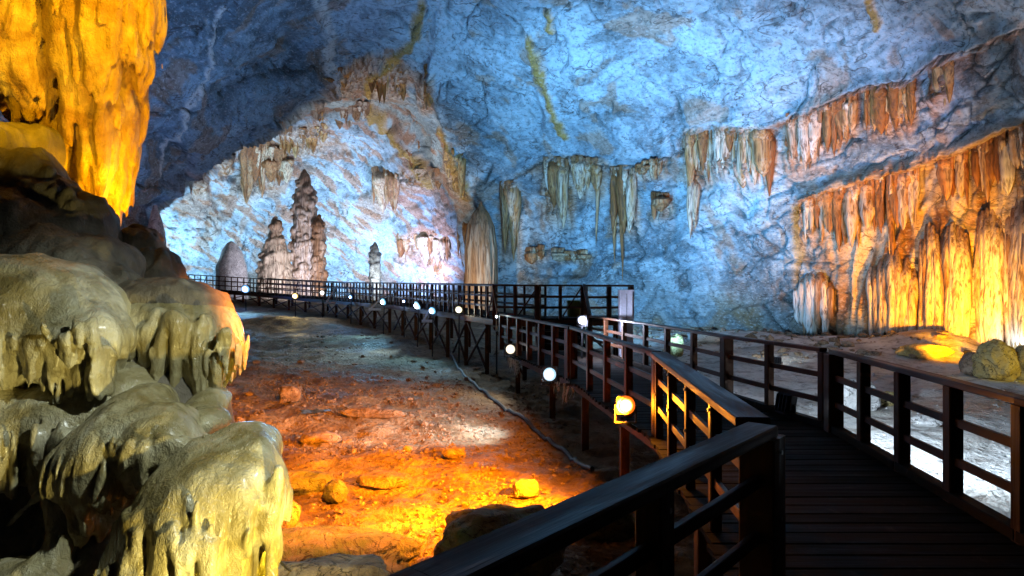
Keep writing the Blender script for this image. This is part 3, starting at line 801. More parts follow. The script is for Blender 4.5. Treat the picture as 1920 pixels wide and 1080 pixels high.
# E: glossy lower right lobe
f = Field(); ell(f, 445, 850, 4.85, 78, 62, .42); ell(f, 400, 960, 4.6, 120, 120, .5); ell(f, 350, 1080, 4.5, 120, 140, .5); ell(f, 475, 920, 4.65, 62, 85, .36); ell(f, 430, 1090, 4.6, 60, 120, .4)
ribs(f, [(445, 850, 4.85, 78, 62, .42), (400, 960, 4.6, 120, 120, .5), (475, 920, 4.65, 62, 85, .36), (350, 1080, 4.5, 120, 140, .5)], 300, 535, 880, 990, 30, 60, 150, .03)
drips(f, [(430, 1040), (470, 1020), (500, 985), (522, 945), (530, 925)], 4.42, 19, 40, 90, .018, .048, .03)
drips(f, [(250, 1010), (270, 1040), (330, 1080)], 4.2, 8, 40, 70, .03, .06, .04)
blob('flowstone_lobe', f, .017, flow_rough(.08, .02, .020, .7, 0.29, 4.5), M['mound'], mound, 'smooth glossy wet lobe at the lower right of the mound')
# F: leg and floor of the hollow
f = Field(); f.cone(P(105, 940, 4.75), .10, P(112, 1010, 4.7), .08, .08); f.cone(P(112, 1010, 4.7), .08, P(85, 1110, 4.6), .15, .1); ell(f, 30, 1090, 4.6, 80, 40, .3)
f.cone(P(75, 925, 4.85), .03, P(15, 985, 4.8), .012, .04)
blob('pillar', f, .022, flow_rough(.05, .02, .012), M['mound'], mound)
# G: small knobs between the lobes
f = Field(); ell(f, 385, 765, 5.6, 34, 22, .2); ell(f, 405, 745, 5.75, 22, 14, .15); ell(f, 370, 800, 5.3, 40, 30, .25); ell(f, 400, 790, 5.25, 28, 24, .2)
blob('knob', f, .022, flow_rough(.03, .015, .008), M['mound'], mound)
# dark core behind and under the lobes
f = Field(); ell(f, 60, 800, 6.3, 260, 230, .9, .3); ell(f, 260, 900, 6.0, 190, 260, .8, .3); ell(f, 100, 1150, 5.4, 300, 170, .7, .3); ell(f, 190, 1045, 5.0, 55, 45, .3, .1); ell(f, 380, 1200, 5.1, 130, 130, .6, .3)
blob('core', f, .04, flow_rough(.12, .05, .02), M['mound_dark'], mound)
# H: dark stepped shoulder above
f = Field()
ell(f, -10, 300, 7.6, 75, 75, .6); ell(f, 30, 275, 7.7, 55, 45, .5); ell(f, 50, 350, 7.3, 75, 60, .55); ell(f, 90, 380, 7.1, 68, 50, .5); ell(f, 130, 430, 6.9, 70, 45, .5); ell(f, 10, 430, 6.7, 120, 75, .6)
ell(f, 100, 490, 6.6, 160, 60, .7); ell(f, 165, 520, 6.8, 95, 45, .6); ell(f, 60, 560, 6.2, 200, 80, .6); ell(f, 270, 575, 6.6, 110, 40, .5); ell(f, 175, 415, 7.1, 20, 40, .3)
drips(f, [(10, 375), (50, 385), (100, 385), (110, 390), (150, 400)], 6.72, 12, 18, 36, .03, .055)
drips(f, [(0, 330), (60, 325), (95, 345)], 7.0, 6, 14, 26, .03, .05)
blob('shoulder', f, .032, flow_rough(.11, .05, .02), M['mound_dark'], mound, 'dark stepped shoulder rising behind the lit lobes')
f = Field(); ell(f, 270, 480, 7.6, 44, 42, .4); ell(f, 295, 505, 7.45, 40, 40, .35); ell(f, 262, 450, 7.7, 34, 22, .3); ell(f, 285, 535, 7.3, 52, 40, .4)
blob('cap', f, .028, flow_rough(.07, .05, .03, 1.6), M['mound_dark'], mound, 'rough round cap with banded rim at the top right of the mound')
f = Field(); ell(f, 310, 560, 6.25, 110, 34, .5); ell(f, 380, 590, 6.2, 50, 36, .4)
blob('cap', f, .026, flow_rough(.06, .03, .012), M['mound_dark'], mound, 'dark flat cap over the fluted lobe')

# gold hanging flowstone
gold = thing('hanging_flowstone', P(120, -960, 9), 'huge gold lit flowstone drapery hanging from the roof at the upper left', 'flowstone')
def gcone(fld, pts, d, k=.16):
    for (x0, y0, r0, o0), (x1, y1, r1, o1) in zip(pts, pts[1:]):
        fld.cone(P(x0, y0, d + o0), r0 / FPX * d, P(x1, y1, d + o1), r1 / FPX * d, k)
gr = flow_rough(.10, .075, .075, .22, None, 4.2)
f = Field()
gcone(f, [(90, -960, 260, .3), (110, -300, 165, .3), (120, -60, 135, .2), (125, 150, 110, .1), (160, 280, 72, .1), (180, 380, 36, .1), (188, 475, 13, .1)], 9.2, .3)
gcone(f, [(120, 230, 62, -.15), (150, 360, 46, -.2), (170, 470, 22, -.2)], 9.0)
gcone(f, [(222, 130, 44, -.1), (215, 240, 40, -.1), (205, 340, 26, -.1), (192, 455, 13, -.1)], 9.0)
gcone(f, [(190, 200, 36, -.35), (180, 300, 30, -.35), (172, 400, 20, -.3)], 8.9, .08)
gcone(f, [(140, 180, 30, -.45), (137, 260, 22, -.45), (135, 330, 8, -.4)], 8.9, .08)
blob('flowstone_core', f, .028, gr, M['golden'], gold)
f = Field(); gcone(f, [(-10, -960, 150, 0), (20, -300, 100, -.1), (20, 60, 84, -.35), (25, 130, 72, -.35)], 8.7, .2)
gcone(f, [(70, -300, 50, -.2), (78, 60, 38, -.45), (80, 150, 26, -.4), (82, 215, 12, -.35)], 8.8, .12)
for x, y, L in ((0, 150, 60), (18, 170, 75), (36, 160, 60), (52, 140, 70), (66, 130, 70)): gcone(f, [(x, y - 40, 17, -.55), (x + 2, y + L, 5, -.5)], 8.75, .06)
blob('drape', f, .03, gr, M['golden'], gold, 'broad smooth drape with ragged lower fringe')
f = Field(); gcone(f, [(130, -960, 60, -.3), (128, -200, 44, -.45), (126, 40, 38, -.55), (124, 120, 30, -.55), (122, 200, 9, -.5)], 8.8, .1)
gcone(f, [(152, -100, 24, -.6), (154, 60, 26, -.6), (150, 150, 20, -.6), (146, 225, 7, -.5)], 8.8, .08)
blob('drape', f, .028, gr, M['golden'], gold)
f = Field(); gcone(f, [(190, -960, 50, -.2), (188, -200, 38, -.4), (186, 40, 34, -.5), (190, 110, 28, -.5), (196, 190, 8, -.5)], 8.8, .1)
gcone(f, [(212, 0, 20, -.5), (214, 90, 22, -.5), (205, 160, 10, -.5)], 8.8, .08)
blob('drape', f, .028, gr, M['golden'], gold)
f = Field(); gcone(f, [(265, -960, 70, .1), (262, -200, 44, 0), (258, 40, 36, -.1), (252, 120, 32, -.15), (256, 168, 11, -.15)], 8.9, .1)
gcone(f, [(238, -100, 26, -.2), (238, 60, 24, -.25), (240, 130, 14, -.25)], 8.9, .1)
blob('drape', f, .028, gr, M['golden'], gold, 'smooth orange drape along the right edge')

# ------------------------------------------------------------------ dripstone hung along the ledges
rs = np.random.default_rng(11)
def flute(px, r0, r1, wpx, parent, mat, name, seed, depth=None, lean=0.0, taper=.45, k_in=.35, sides=12, rings=22, dome=False):
    """one fluted pendant against the wall, from row r0 down to row r1"""
    rows = np.linspace(r0 - (0 if dome else 9), r1, rings)
    pxs = px + lean * (rows - r0) + 1.5 * np.sin(rows / 30 + seed)
    if depth is None:
        dd = np.array([min(wall_depth(a - 5, b), wall_depth(a, b), wall_depth(a + 5, b), wall_depth(a, b + 6)) for a, b in zip(pxs, rows)])
        dd = np.minimum(dd, np.median(dd) + .4)
        kk = np.ones(9) / 9; dd = np.convolve(np.pad(dd, 4, 'edge'), kk, 'valid')
    else:
        dd = np.full(rings, depth)
    u = (rows - r0) / (r1 - r0)
    R = wpx / FPX * dd.mean()
    prof = np.interp(u, [-.1, 0, .08, .3, 1 - taper, 1 - taper * .4, 1], [.95, 1.0, .85, 1.0, .9, .5, .07])
    if dome: prof = prof * np.interp(u, [-.1, 0, .04, .10, .18], [.2, .35, .7, .92, 1.0])
    prof = prof * (1 + .14 * noise3(np.stack([u * 7 + seed, 0 * u + seed, 0 * u], -1)))
    th = np.arange(sides) / sides * 2 * math.pi
    kin = -1.3 + (k_in + 1.3) * sstep(-.02, .14 if not dome else .22, u)
    C = np.stack([P(a, b, d - k * R) for a, b, d, k in zip(pxs, rows, dd, kin)])
    lob = 1 + .13 * np.sin(5 * th + seed)[None] + .22 * noise3(np.stack([np.cos(th)[None] * 2.2 + 0 * u[:, None] + seed, np.sin(th)[None] * 2.2 + 0 * u[:, None], u[:, None] * 1.6 + 0 * th[None]], -1))
    V = C[:, None] + (R * prof)[:, None, None] * lob[..., None] * np.stack([np.cos(th), np.sin(th), 0 * th], -1)[None]
    i = np.arange(rings - 1)[:, None]; j = np.arange(sides)[None]
    F = np.stack([i * sides + j, (i + 1) * sides + j, (i + 1) * sides + (j + 1) % sides, i * sides + (j + 1) % sides], -1).reshape(-1, 4)
    o = link(name, mesh_np(name, V.reshape(-1, 3) - np.array(parent.location), F), mat)
    o.parent = parent
    return o

def curtain(label, x0, x1, t0, t1, b0, b1, n, mat='drip', jag=.35, extra=(), depth=None, cat='stalactite', taper=.45, wide=.78, group='dripstone curtains on the walls'):
    xm = (x0 + x1) / 2
    d = depth or wall_depth(xm, (t0 + t1) / 2 + 8)
    root = thing('dripstone_curtain', P(xm, (t0 + t1) / 2, d), label, cat, group)
    n = max(1, int(n * .95))
    ws = rs.uniform(.4, 1.9, n); ed = np.concatenate([[0], np.cumsum(ws)]) / ws.sum()
    ph = rs.uniform(0, 6)
    for i in range(n):
        u = (ed[i] + ed[i + 1]) / 2; w = (ed[i + 1] - ed[i]) * (x1 - x0) * wide * 1.02; x = x0 + (x1 - x0) * u
        top = t0 + (t1 - t0) * u + rs.uniform(-3, 4); bot = b0 + (b1 - b0) * u
        env = 1 - .5 * jag * (.5 + .5 * math.sin(ph + u * 7))
        L = (bot - top) * env * (1 - min(.8, jag * 1.4) * rs.random() ** 1.3)
        flute(x, top, top + L, w * rs.uniform(.8, 1.15), root, M[mat], 'stalactite', rs.uniform(0, 60), depth, lean=rs.uniform(-.03, .03), taper=taper * rs.uniform(.6, 1.4), k_in=rs.uniform(.1, .9))
        for _ in range(2):
            flute(x + rs.uniform(-.9, .9) * w, top, top + L * rs.uniform(.3, 1.05), w * rs.uniform(.25, .5), root, M[mat], 'stalactite', rs.uniform(0, 60), depth, taper=.7, k_in=rs.uniform(1.0, 2.0), sides=9, rings=16)
    for x, a, b, ww in extra:
        flute(x, a, b, ww, root, M[mat], 'stalactite', rs.uniform(0, 60), depth, taper=.6)
    return root

# upper ledge, left to right
curtain('narrow rust curtain of five flutes, first below the ledge right of the fluted column', 1020, 1066, 306, 304, 430, 448, 4, 'drip', .4)
curtain('short brown curtain with one long thin tip, second along the ledge', 1080, 1122, 303, 306, 385, 385, 4, 'drip', .3, [(1119, 310, 460, 4)])
curtain('long dark brown curtain with a trailing root like tip reaching down the blue wall', 1147, 1190, 322, 320, 455, 455, 5, 'drip', .3, [(1153, 325, 492, 5), (1166, 330, 528, 4)])
curtain('fringe of tiny rust stalactites on the ledge between two brown curtains', 1195, 1240, 316, 305, 342, 340, 8, 'drip_rust', .5)
curtain('brown and white curtain tapering into a long lower spike', 1286, 1334, 246, 246, 372, 352, 6, 'drip', .25, [(1296, 330, 448, 9), (1305, 340, 430, 7)])
curtain('pale striped curtain between two wider ones on the upper ledge', 1342, 1380, 241, 240, 352, 335, 5, 'drip', .35)
curtain('wide barrel shaped white and rust curtain at the middle of the upper ledge', 1390, 1436, 240, 240, 366, 350, 4, 'drip', .15, wide=1.0, taper=.3)
curtain('single slim rust stalactite beside the barrel shaped curtain', 1441, 1451, 252, 252, 368, 368, 1, 'drip_rust', .0)
curtain('white fluted curtain with a rust right side under the upper ledge', 1480, 1540, 222, 205, 346, 310, 7, 'drip_pale', .2)
curtain('pale short curtain right of the white fluted one', 1548, 1604, 204, 184, 305, 275, 6, 'drip', .3)
curtain('broad curtain with an ochre right half high on the wall', 1622, 1715, 170, 155, 272, 262, 10, 'drip_ochre', .25)
curtain('highest slim curtain under the sloping ledge near the right edge', 1752, 1784, 112, 106, 226, 200, 4, 'drip_ochre', .25)
curtain('small stub of rust dripstone alone on the blue wall', 1222, 1248, 372, 372, 425, 412, 3, 'drip_rust', .4)
curtain('tiny rust stubs in a row on the low blue wall', 990, 1020, 468, 470, 500, 492, 4, 'drip_rust', .5)
curtain('tiny rust stubs farther right on the low blue wall', 1042, 1102, 477, 480, 498, 498, 6, 'drip_rust', .5)
curtain('long knotted ochre curtain hanging beside the fluted column', 942, 972, 345, 345, 520, 500, 4, 'drip', .25)
# dripstone wall: upper row
curtain('dark brown curtain at the left end of the amber dripstone wall', 1508, 1562, 372, 358, 470, 500, 6, 'drip', .3)
curtain('grey brown curtain, second along the amber dripstone wall', 1566, 1612, 356, 342, 490, 470, 5, 'drip', .3)
curtain('slim white and brown curtain above the amber glow', 1618, 1660, 340, 328, 470, 450, 5, 'drip', .25)
curtain('bright orange curtain with white flutes over the amber glow', 1664, 1722, 328, 316, 500, 470, 6, 'drip', .3)
curtain('rust topped curtain under a dark knob on the dripstone wall', 1764, 1814, 298, 288, 400, 420, 5, 'drip_rust', .3)
curtain('cluster of amber curtains near the right edge', 1826, 1880, 280, 258, 390, 372, 6, 'drip', .35)
curtain('amber curtains running out of the frame at the right edge', 1882, 1950, 256, 225, 380, 390, 6, 'drip', .3)
# dripstone wall: fluted columns reaching the floor
def column(label, x0, x1, top, bot, n, mat):
    d = wall_depth((x0 + x1) / 2, top + 30)
    root = thing('flowstone_column', P((x0 + x1) / 2, bot, d), label, 'flowstone', 'fluted flowstone columns of the amber wall')
    w = (x1 - x0) / n
    cap = None
    for i in range(n):
        u = (i + .5) / n; x = x0 + (x1 - x0) * u; arch = 34 * abs(2 * u - 1) ** 2.2
        flute(x, top + arch + rs.uniform(-6, 14), bot + rs.uniform(-12, 14), w * rs.uniform(.75, 1.0), root, M[mat], 'flute', rs.uniform(0, 60), taper=.06 + .1 * rs.random(), k_in=.3 + 1.2 * math.sin(u * math.pi), dome=True)
    for i in range(n):
        x = rs.uniform(x0, x1); a = top + rs.uniform(10, 90)
        flute(x, a, a + rs.uniform(60, 140), w * .45, root, M[mat], 'flute', rs.uniform(0, 60), taper=.5, k_in=1.9, sides=9, rings=16, dome=True)
    return root
column('low ribbed flow left of the amber glow', 1492, 1560, 505, 612, 7, 'drip_pale')
column('broad amber fluted column right of the dark seam', 1726, 1768, 418, 648, 6, 'drip_pale')
column('amber fluted column with a domed top', 1766, 1816, 408, 650, 6, 'drip_pale')
column('pale green white column with a dark domed cap', 1832, 1880, 384, 655, 6, 'drip_pale')
column('pale column at the right edge of the dripstone wall', 1886, 1940, 378, 660, 6, 'drip_pale')
column('bright orange sheet of flutes at the heart of the amber glow', 1630, 1716, 470, 640, 9, 'drip_pale')
# far hall and arch
curtain('heavy brown and violet curtain hanging at the left of the far hall', 455, 536, 285, 268, 392, 352, 9, 'drip_rust', .35)
curtain('fan of ochre straws on the far hall roof', 525, 612, 240, 232, 318, 290, 12, 'drip_ochre', .5)
curtain('violet brown curtain just above the violet cone stalagmite', 488, 545, 300, 296, 385, 350, 5, 'drip_rust', .35)
curtain('pale fringe on the far hall roof right of the ochre straws', 630, 690, 205, 200, 248, 240, 8, 'drip_pale', .5)
curtain('rust ribbon hanging between the ochre fringe and the barrel shaped dripstone', 764, 786, 268, 275, 335, 330, 3, 'drip_rust', .3)
curtain('thin brown curtain low on the far hall wall right of the recess', 858, 884, 410, 420, 520, 500, 4, 'drip_ochre', .3)
curtain('small grey stalactite hanging alone at the left lip of the arch', 360, 376, 326, 326, 368, 366, 2, 'drip_pale', .2)
curtain('small grey fang on the arch lip right of the lone stalactite', 410, 432, 300, 296, 338, 330, 2, 'drip_pale', .3)
curtain('single dark tooth under the arch lip', 592, 606, 192, 190, 238, 230, 2, 'drip_ochre', .2)
curtain('dense ochre fringe on the upper left rim of the arch', 606, 690, 150, 92, 190, 165, 10, 'drip_ochre', .45)
curtain('ochre curtain inside the top of the arch', 690, 725, 100, 92, 195, 205, 5, 'drip_ochre', .3)
curtain('yellow brown curtain hanging in the middle of the arch top', 735, 762, 125, 120, 200, 195, 4, 'drip_ochre', .3)
curtain('dark pointed stalactite at the right shoulder of the arch', 792, 812, 130, 130, 218, 215, 3, 'drip_ochre', .2)
curtain('long ochre ribbon running down the right rim of the arch', 838, 872, 270, 300, 330, 390, 4, 'drip_ochre', .2)
curtain('orange barrel shaped dripstone on the far hall wall', 708, 746, 322, 326, 402, 398, 5, 'drip_rust', .12, wide=1.0)
curtain('orange fringe to the right of the barrel shaped dripstone', 760, 824, 312, 326, 356, 364, 7, 'drip_rust', .5)
curtain('reddish low curtain left of the recess in the far hall', 748, 768, 446, 442, 512, 500, 3, 'drip_rust', .3)
curtain('reddish low curtain framing the recess at its right', 776, 842, 436, 450, 480, 535, 7, 'drip_rust', .4)

# ------------------------------------------------------------------ standing dripstone
def turned(name, label, px, base_row, top_row, d, prof, mat, flutes, amp, cat, knob=0.0, seed=0, group=None, wav=.08):
    """stalagmite turned from a profile of (height share, half width in px), then fluted and roughened"""
    b = P(px, base_row, d); top = P(px, top_row, d); H = top[2] - b[2]
    n = 70; sides = 44
    u = np.linspace(-.25, 1, n)
    pr = np.array(prof, float); R = np.interp(np.clip(u, 0, 1), pr[:, 0], pr[:, 1]) / FPX * d
    th = np.arange(sides) / sides * 2 * math.pi
    U, TH = np.meshgrid(u, th, indexing='ij')
    q = np.stack([np.cos(TH) * 1.3 + seed, np.sin(TH) * 1.3, U * 2.0], -1)
    lob = 1 + wav * fbm(q, 3) + amp * np.abs(np.sin(flutes * TH / 2 + 2 * noise3(q * .8)))
    if knob: lob = lob + knob * np.abs(noise3(np.stack([np.cos(TH) * 3.2 + seed, np.sin(TH) * 3.2, U * 22], -1))) + knob * .35 * np.abs(noise3(np.stack([np.cos(TH) * 1.2 + seed, np.sin(TH) * 1.2, U * 9], -1)))
    RR = R[:, None] * lob
    V = np.stack([RR * np.cos(TH), RR * np.sin(TH), U * H], -1)
    V[..., 0] += .10 * R.max() * noise3(np.stack([U * 2.2 + seed, 0 * U, 0 * U], -1)) * np.clip(U, 0, 1)
    i = np.arange(n - 1)[:, None]; j = np.arange(sides)[None]
    F = np.stack([i * sides + j, i * sides + (j + 1) % sides, (i + 1) * sides + (j + 1) % sides, (i + 1) * sides + j], -1).reshape(-1, 4)
    o = link(name, mesh_np(name, V.reshape(-1, 3), F), M[mat], loc=Vector(b))
    return tag(o, label, cat, group)
turned('stalagmite', 'big fluted ochre column standing at the foot of the arch', 902, 560, 378, 39, [(0, 26), (.5, 25), (.75, 20), (.88, 12), (.95, 4), (1, 1)], 'drip_pale', 17, .30, 'stalagmite')
def knobbly(label, px, base, top, d, prof, mat, n, kr, seed):
    """stalagmite grown from stacked drips: a tapering core crusted with knobs"""
    q = random.Random(seed); f = Field(); pr = np.array(prof, float); sc = d / FPX
    us = np.linspace(-.12, 1, 14)
    for u0, u1 in zip(us, us[1:]):
        f.cone(P(px + q.uniform(-1, 1), base + (top - base) * u0, d), np.interp(u0, pr[:, 0], pr[:, 1]) * sc * .86, P(px + q.uniform(-1, 1), base + (top - base) * u1, d), np.interp(u1, pr[:, 0], pr[:, 1]) * sc * .86, .12)
    for k in range(n):
        u = q.random() ** 1.15 * .93; th = q.uniform(0, 6.283); R = np.interp(u, pr[:, 0], pr[:, 1]) * sc * .84
        c_ = P(px, base + (top - base) * u, d) + np.array([R * math.cos(th), R * math.sin(th), 0]); r = q.uniform(.5, 1.1) * kr
        f.ball(c_, (r, r, r * q.uniform(.5, 1.0)), .07)
        if q.random() < .5: f.cone(c_, r * .6, c_ - np.array([0, 0, r * 1.8]), r * .25, .06)
    V, Qd = f.build(.075, lambda w: .10 * fbm(w * 1.2, 3) + .05 * ridged(w * np.array([3, 3, 1.5]), 2))
    b_ = P(px, base, d)
    return tag(link('stalagmite', mesh_np('stalagmite', V - b_, Qd), M[mat], loc=Vector(b_)), label, 'stalagmite')
knobbly('tall knobbly two stage stalagmite in the far hall', 572, 545, 322, 50, [(0, 28), (.25, 25), (.45, 27), (.52, 22), (.60, 25), (.78, 20), (.88, 12), (.93, 13), (1, 6)], 'drip_pale', 130, .34, 3)
knobbly('slimmer knobbly pillar against the right side of the tall stalagmite', 598, 545, 405, 49.4, [(0, 12), (.4, 10), (.6, 12), (.9, 8), (1, 4)], 'drip_pale', 70, .28, 8)
knobbly('violet shaded cone stalagmite left of the tall one', 516, 545, 410, 49, [(0, 36), (.3, 31), (.6, 23), (.78, 10), (.85, 10), (1, 4)], 'drip_rust', 70, .30, 14)
knobbly('small white pagoda shaped stalagmite behind the far walkway', 703, 548, 456, 46, [(0, 10), (.3, 12), (.5, 9), (.6, 11), (.8, 8), (.92, 5), (1, 2)], 'calcite', 70, .22, 30)
turned('stalagmite', 'smooth grey round topped stalagmite behind the far railing', 434, 545, 452, 48, [(0, 27), (.5, 25), (.8, 17), (.95, 8), (1, 1)], 'pale_stone', 5, .03, 'stalagmite', 0, 21)
turned('stalagmite', 'dark greenish pillar stump at the left foot of the arch', 291, 520, 385, 33, [(0, 20), (.5, 17), (.8, 10), (1, 3)], 'pale_stone', 7, .08, 'stalagmite', .05, 40)

# ------------------------------------------------------------------ boardwalk
LEFT = [(-2.6, -1.0), (-.22, 1.67), (1.38, 3.53), (1.72, 7.5), (1.33, 10.98), (1.15, 12.5), (-.31, 18.75)]
RIGHT = [(2.85, -1.5), (3.18, 1.5), (3.51, 4.39), (3.92, 7.85), (3.42, 10.2), (2.89, 13.85), (2.14, 17.6)]
LA, RA = np.array(LEFT), np.array(RIGHT)
def lx(y): return float(np.interp(y, LA[:, 1], LA[:, 0]))
def rx(y): return float(np.interp(y, RA[:, 1], RA[:, 0]))
rw = random.Random(21)
walk = thing('boardwalk', (2.6, 8, -1.0), 'dark wooden plank boardwalk leading from the foreground into the cave', 'boardwalk')
y = -.9
while y < 17.7:
    w = .185 + rw.uniform(-.012, .012)
    yc = y + w / 2
    beam('plank', (lx(yc) - .10 + rw.uniform(-.02, .02), yc, -.022 + rw.uniform(-.003, .003)), (rx(yc) + .08 + rw.uniform(-.02, .02), yc + rw.uniform(-.006, .006), -.022 + rw.uniform(-.003, .003)), w, .042, M['plank'], walk, .006)
    y += w + .011
for line, sgn in ((LEFT, 1), (RIGHT, -1)):
    for a, b in zip(line, line[1:]):
        beam('edge_beam', (a[0] + .1 * sgn, a[1], -.145), (b[0] + .1 * sgn, b[1], -.145), .09, .20, M['wood'], walk)
        n = max(1, int(math.dist(a, b) / 2.2))
        for k in range(n):
            u = (k + .5) / n; px_, py_ = a[0] + (b[0] - a[0]) * u + .1 * sgn, a[1] + (b[1] - a[1]) * u
            if py_ < 0: continue
            beam('support_post', (px_, py_, float(ground_z(px_, py_)) - .15), (px_, py_, -.248), .13, .13, M['wood'], walk)
for a, b in zip(RIGHT[1:], RIGHT[2:]):
    L = math.dist(a, b); n = max(1, round(L / 1.7))
    for k in range(n):
        u0, u1 = k / n + .004, (k + 1) / n - .004
        beam('kerb_timber', (a[0] + (b[0] - a[0]) * u0 + .0, a[1] + (b[1] - a[1]) * u0, .048), (a[0] + (b[0] - a[0]) * u1, a[1] + (b[1] - a[1]) * u1, .048), .12, .085, M['plank'], walk)

def railing(label, pts, zs, spacing, post=.10, top=(.13, .055), mids=(.34, .66), mat='wood', big=(), height=1.0, bolt=False, brace=0, side=0.0, mid_w=(.035, .07)):
    """posts, top rail and middle rails along a line; zs gives the deck height at each point"""
    root = thing('railing', (pts[0][0], pts[0][1], zs[0]), label, 'railing', 'boardwalk railings')
    m = M[mat]
    for i, (a, b) in enumerate(zip(pts, pts[1:])):
        za, zb = zs[i], zs[i + 1]; L = math.dist(a, b); n = max(1, round(L / spacing))
        A = Vector((a[0], a[1], za)); B = Vector((b[0], b[1], zb)); t_ = (B - A).normalized()
        up = Vector((0, 0, 1))
        beam('top_rail', A + up * (height - top[1] / 2) + t_ * .003 * (i % 2), B + up * (height - top[1] / 2 + .002 * (i % 2)), top[0], top[1], m, root)
        for h in mids:
            for k in range(n):
                p0 = A.lerp(B, k / n) + t_ * post * .5; p1 = A.lerp(B, (k + 1) / n) - t_ * post * .5
                beam('middle_rail', p0 + up * h * height, p1 + up * h * height, mid_w[0], mid_w[1], m, root, .004)
        last = (i == len(pts) - 2)
        for k in range(n + (1 if last else 0)):
            p = A.lerp(B, k / n); wdt = post * (1.6 if (k == 0 and i in big) or (k == n and len(pts) - 1 in big) else 1)
            hd = (B - A); hd.z = 0
            pst = beam('post', p + up * -.05, p + up * (height - top[1] - .002), wdt, wdt, m, root, .008, up=hd)
            if bolt:
                nrm = Vector((hd.y, -hd.x, 0)).normalized()
                for zb_ in (.86, .5):
                    for sg in (1, -1):
                        bl = beam('bolt', p + nrm * sg * wdt * .5 + up * zb_, p + nrm * sg * (wdt * .5 + .012) + up * zb_, .022, .022, M['steel'], root, .006); nest(bl, pst)
            if brace and k % brace == 0 and k < n:
                q = A.lerp(B, min(1, (k + .9) / n))
                beam('brace', p + up * (height * .95), q + up * .05, .05, .035, m, root, .004)
    return root
near_left = railing('dark heavy railing with a wide flat cap rail crossing the bottom foreground', [(-2.6, -1.0), (-.22, 1.67), (1.38, 3.53)], [0, 0, 0], 1.0, .12, (.17, .062), (.40, .70), big=(2,), bolt=True)
railing('railing with an orange lit cap rail running back from the corner post', [(1.40, 3.72), (1.72, 7.5)], [0, 0], .95, .085, (.20, .06), (.34, .66), bolt=True)
railing('brown railing behind the orange lamp', [(1.72, 7.62), (1.33, 10.98), (1.17, 12.4)], [0, 0, 0], 1.1, .10, (.12, .05))
railing('blue lit railing running left past the white lamps to the upper walkway', [(1.15, 12.52), (.42, 15.6), (-.31, 18.7)], [0, 0, 0], 1.05, .13, (.12, .05), big=(0,))
railing('dark railing along the right side of the near boardwalk', [(3.02, 0.0), (3.51, 4.39), (3.92, 7.80)], [0, 0, 0], .95, .11, (.12, .055), big=(2,))
railing('pale edged railing curving away on the right beyond the double post', [(3.90, 8.02), (3.42, 10.2), (2.89, 13.85), (2.14, 17.5)], [0, 0, 0, 0], 1.15, .10, (.11, .05), big=(1,))

# upper walkway on trestles
UP = [(3.75, 20.0, .85), (2.1, 19.2, .85), (.77, 18.9, .85), (-.55, 19.6, .85), (-2.1, 23.0, .90), (-5.5, 30.0, 1.0), (-10.6, 37.0, 1.1), (-18.0, 44.0, 1.45), (-23.4, 45.5, 1.75), (-30.0, 46.5, 1.85)]
BACKOFF = [(.2, 1.5), (.1, 1.6), (.3, 1.6), (1.3, 1.0), (1.5, .6), (1.4, .8), (1.2, 1.1), (.5, 1.5), (.1, 1.6), (0, 1.6)]
BK = [(p[0] + o[0], p[1] + o[1], p[2]) for p, o in zip(UP, BACKOFF)]
upper = thing('raised_walkway', (-5.5, 30, 0), 'long raised timber walkway on trestles crossing in front of the arch', 'walkway')
for i, (a, b) in enumerate(zip(UP, UP[1:])):
    c_, d_ = BK[i], BK[i + 1]
    a, b, c_, d_ = map(Vector, (a, b, c_, d_))
    n = max(2, int((b - a).length / (.26 if i < 5 else .42)))
    for k in range(n):
        u = (k + .5) / n; w = (b - a).length / n * .94
        beam('plank', a.lerp(b, u) + Vector((0, 0, -.025 + rw.uniform(-.003, .003))), c_.lerp(d_, u) + Vector((0, 0, -.025)), w, .045, M['plank'], upper, .005)
    for p, q in ((a, b), (c_, d_)):
        beam('edge_beam', p + Vector((0, 0, -.15)), q + Vector((0, 0, -.15)), .08, .19, M['wood'], upper)
    n = max(1, int((b - a).length / 1.7))
    for k in range(n):
        u = (k + .3) / n; feet = []
        for p, q in ((a, b), (c_, d_)):
            s = p.lerp(q, u); gz = float(ground_z(s.x, s.y)) - .1
            beam('support_post', (s.x, s.y, gz), (s.x, s.y, s.z - .25), .13, .13, M['wood'], upper); feet.append((s, gz))
        s, gz = feet[0]; e = a.lerp(b, min(1, (k + 1.2) / n))
        beam('brace', (s.x, s.y - .08, gz + .2), (e.x, e.y - .08, e.z - .3), .07, .05, M['wood'], upper)
        if i > 2: beam('brace', (e.x, e.y - .14, float(ground_z(e.x, e.y)) + .2), (s.x, s.y - .14, s.z - .3), .07, .05, M['wood'], upper)
U2 = lambda L: [(p[0], p[1]) for p in L]
Z2 = lambda L: [p[2] for p in L]
railing('dark three rail railing with a thick post at the top of the steps', U2(UP[1:4]), Z2(UP[1:4]), .8, .09, (.08, .05), (.32, .64), big=(1,), brace=3)
railing('front railing of the raised walkway behind the cyan lamps', U2(UP[3:6]), Z2(UP[3:6]), .50, .07, (.09, .05), (.34, .66), brace=5)
railing('front railing of the raised walkway before the tall stalagmites', U2(UP[5:7]), Z2(UP[5:7]), .42, .06, (.10, .05), (.34, .66), brace=6)
railing('farthest railing of the raised walkway near the left foot of the arch', U2(UP[6:10]), Z2(UP[6:10]), .5, .06, (.10, .06), (.34, .66), brace=7)
railing('back railing of the raised walkway in front of the fluted column', U2(BK[2:6]), Z2(BK[2:6]), .9, .07, (.08, .05), (.34, .66))
railing('back railing of the raised walkway in front of the small white stalagmite', U2(BK[5:8]), Z2(BK[5:8]), .8, .06, (.08, .05), (.34, .66))
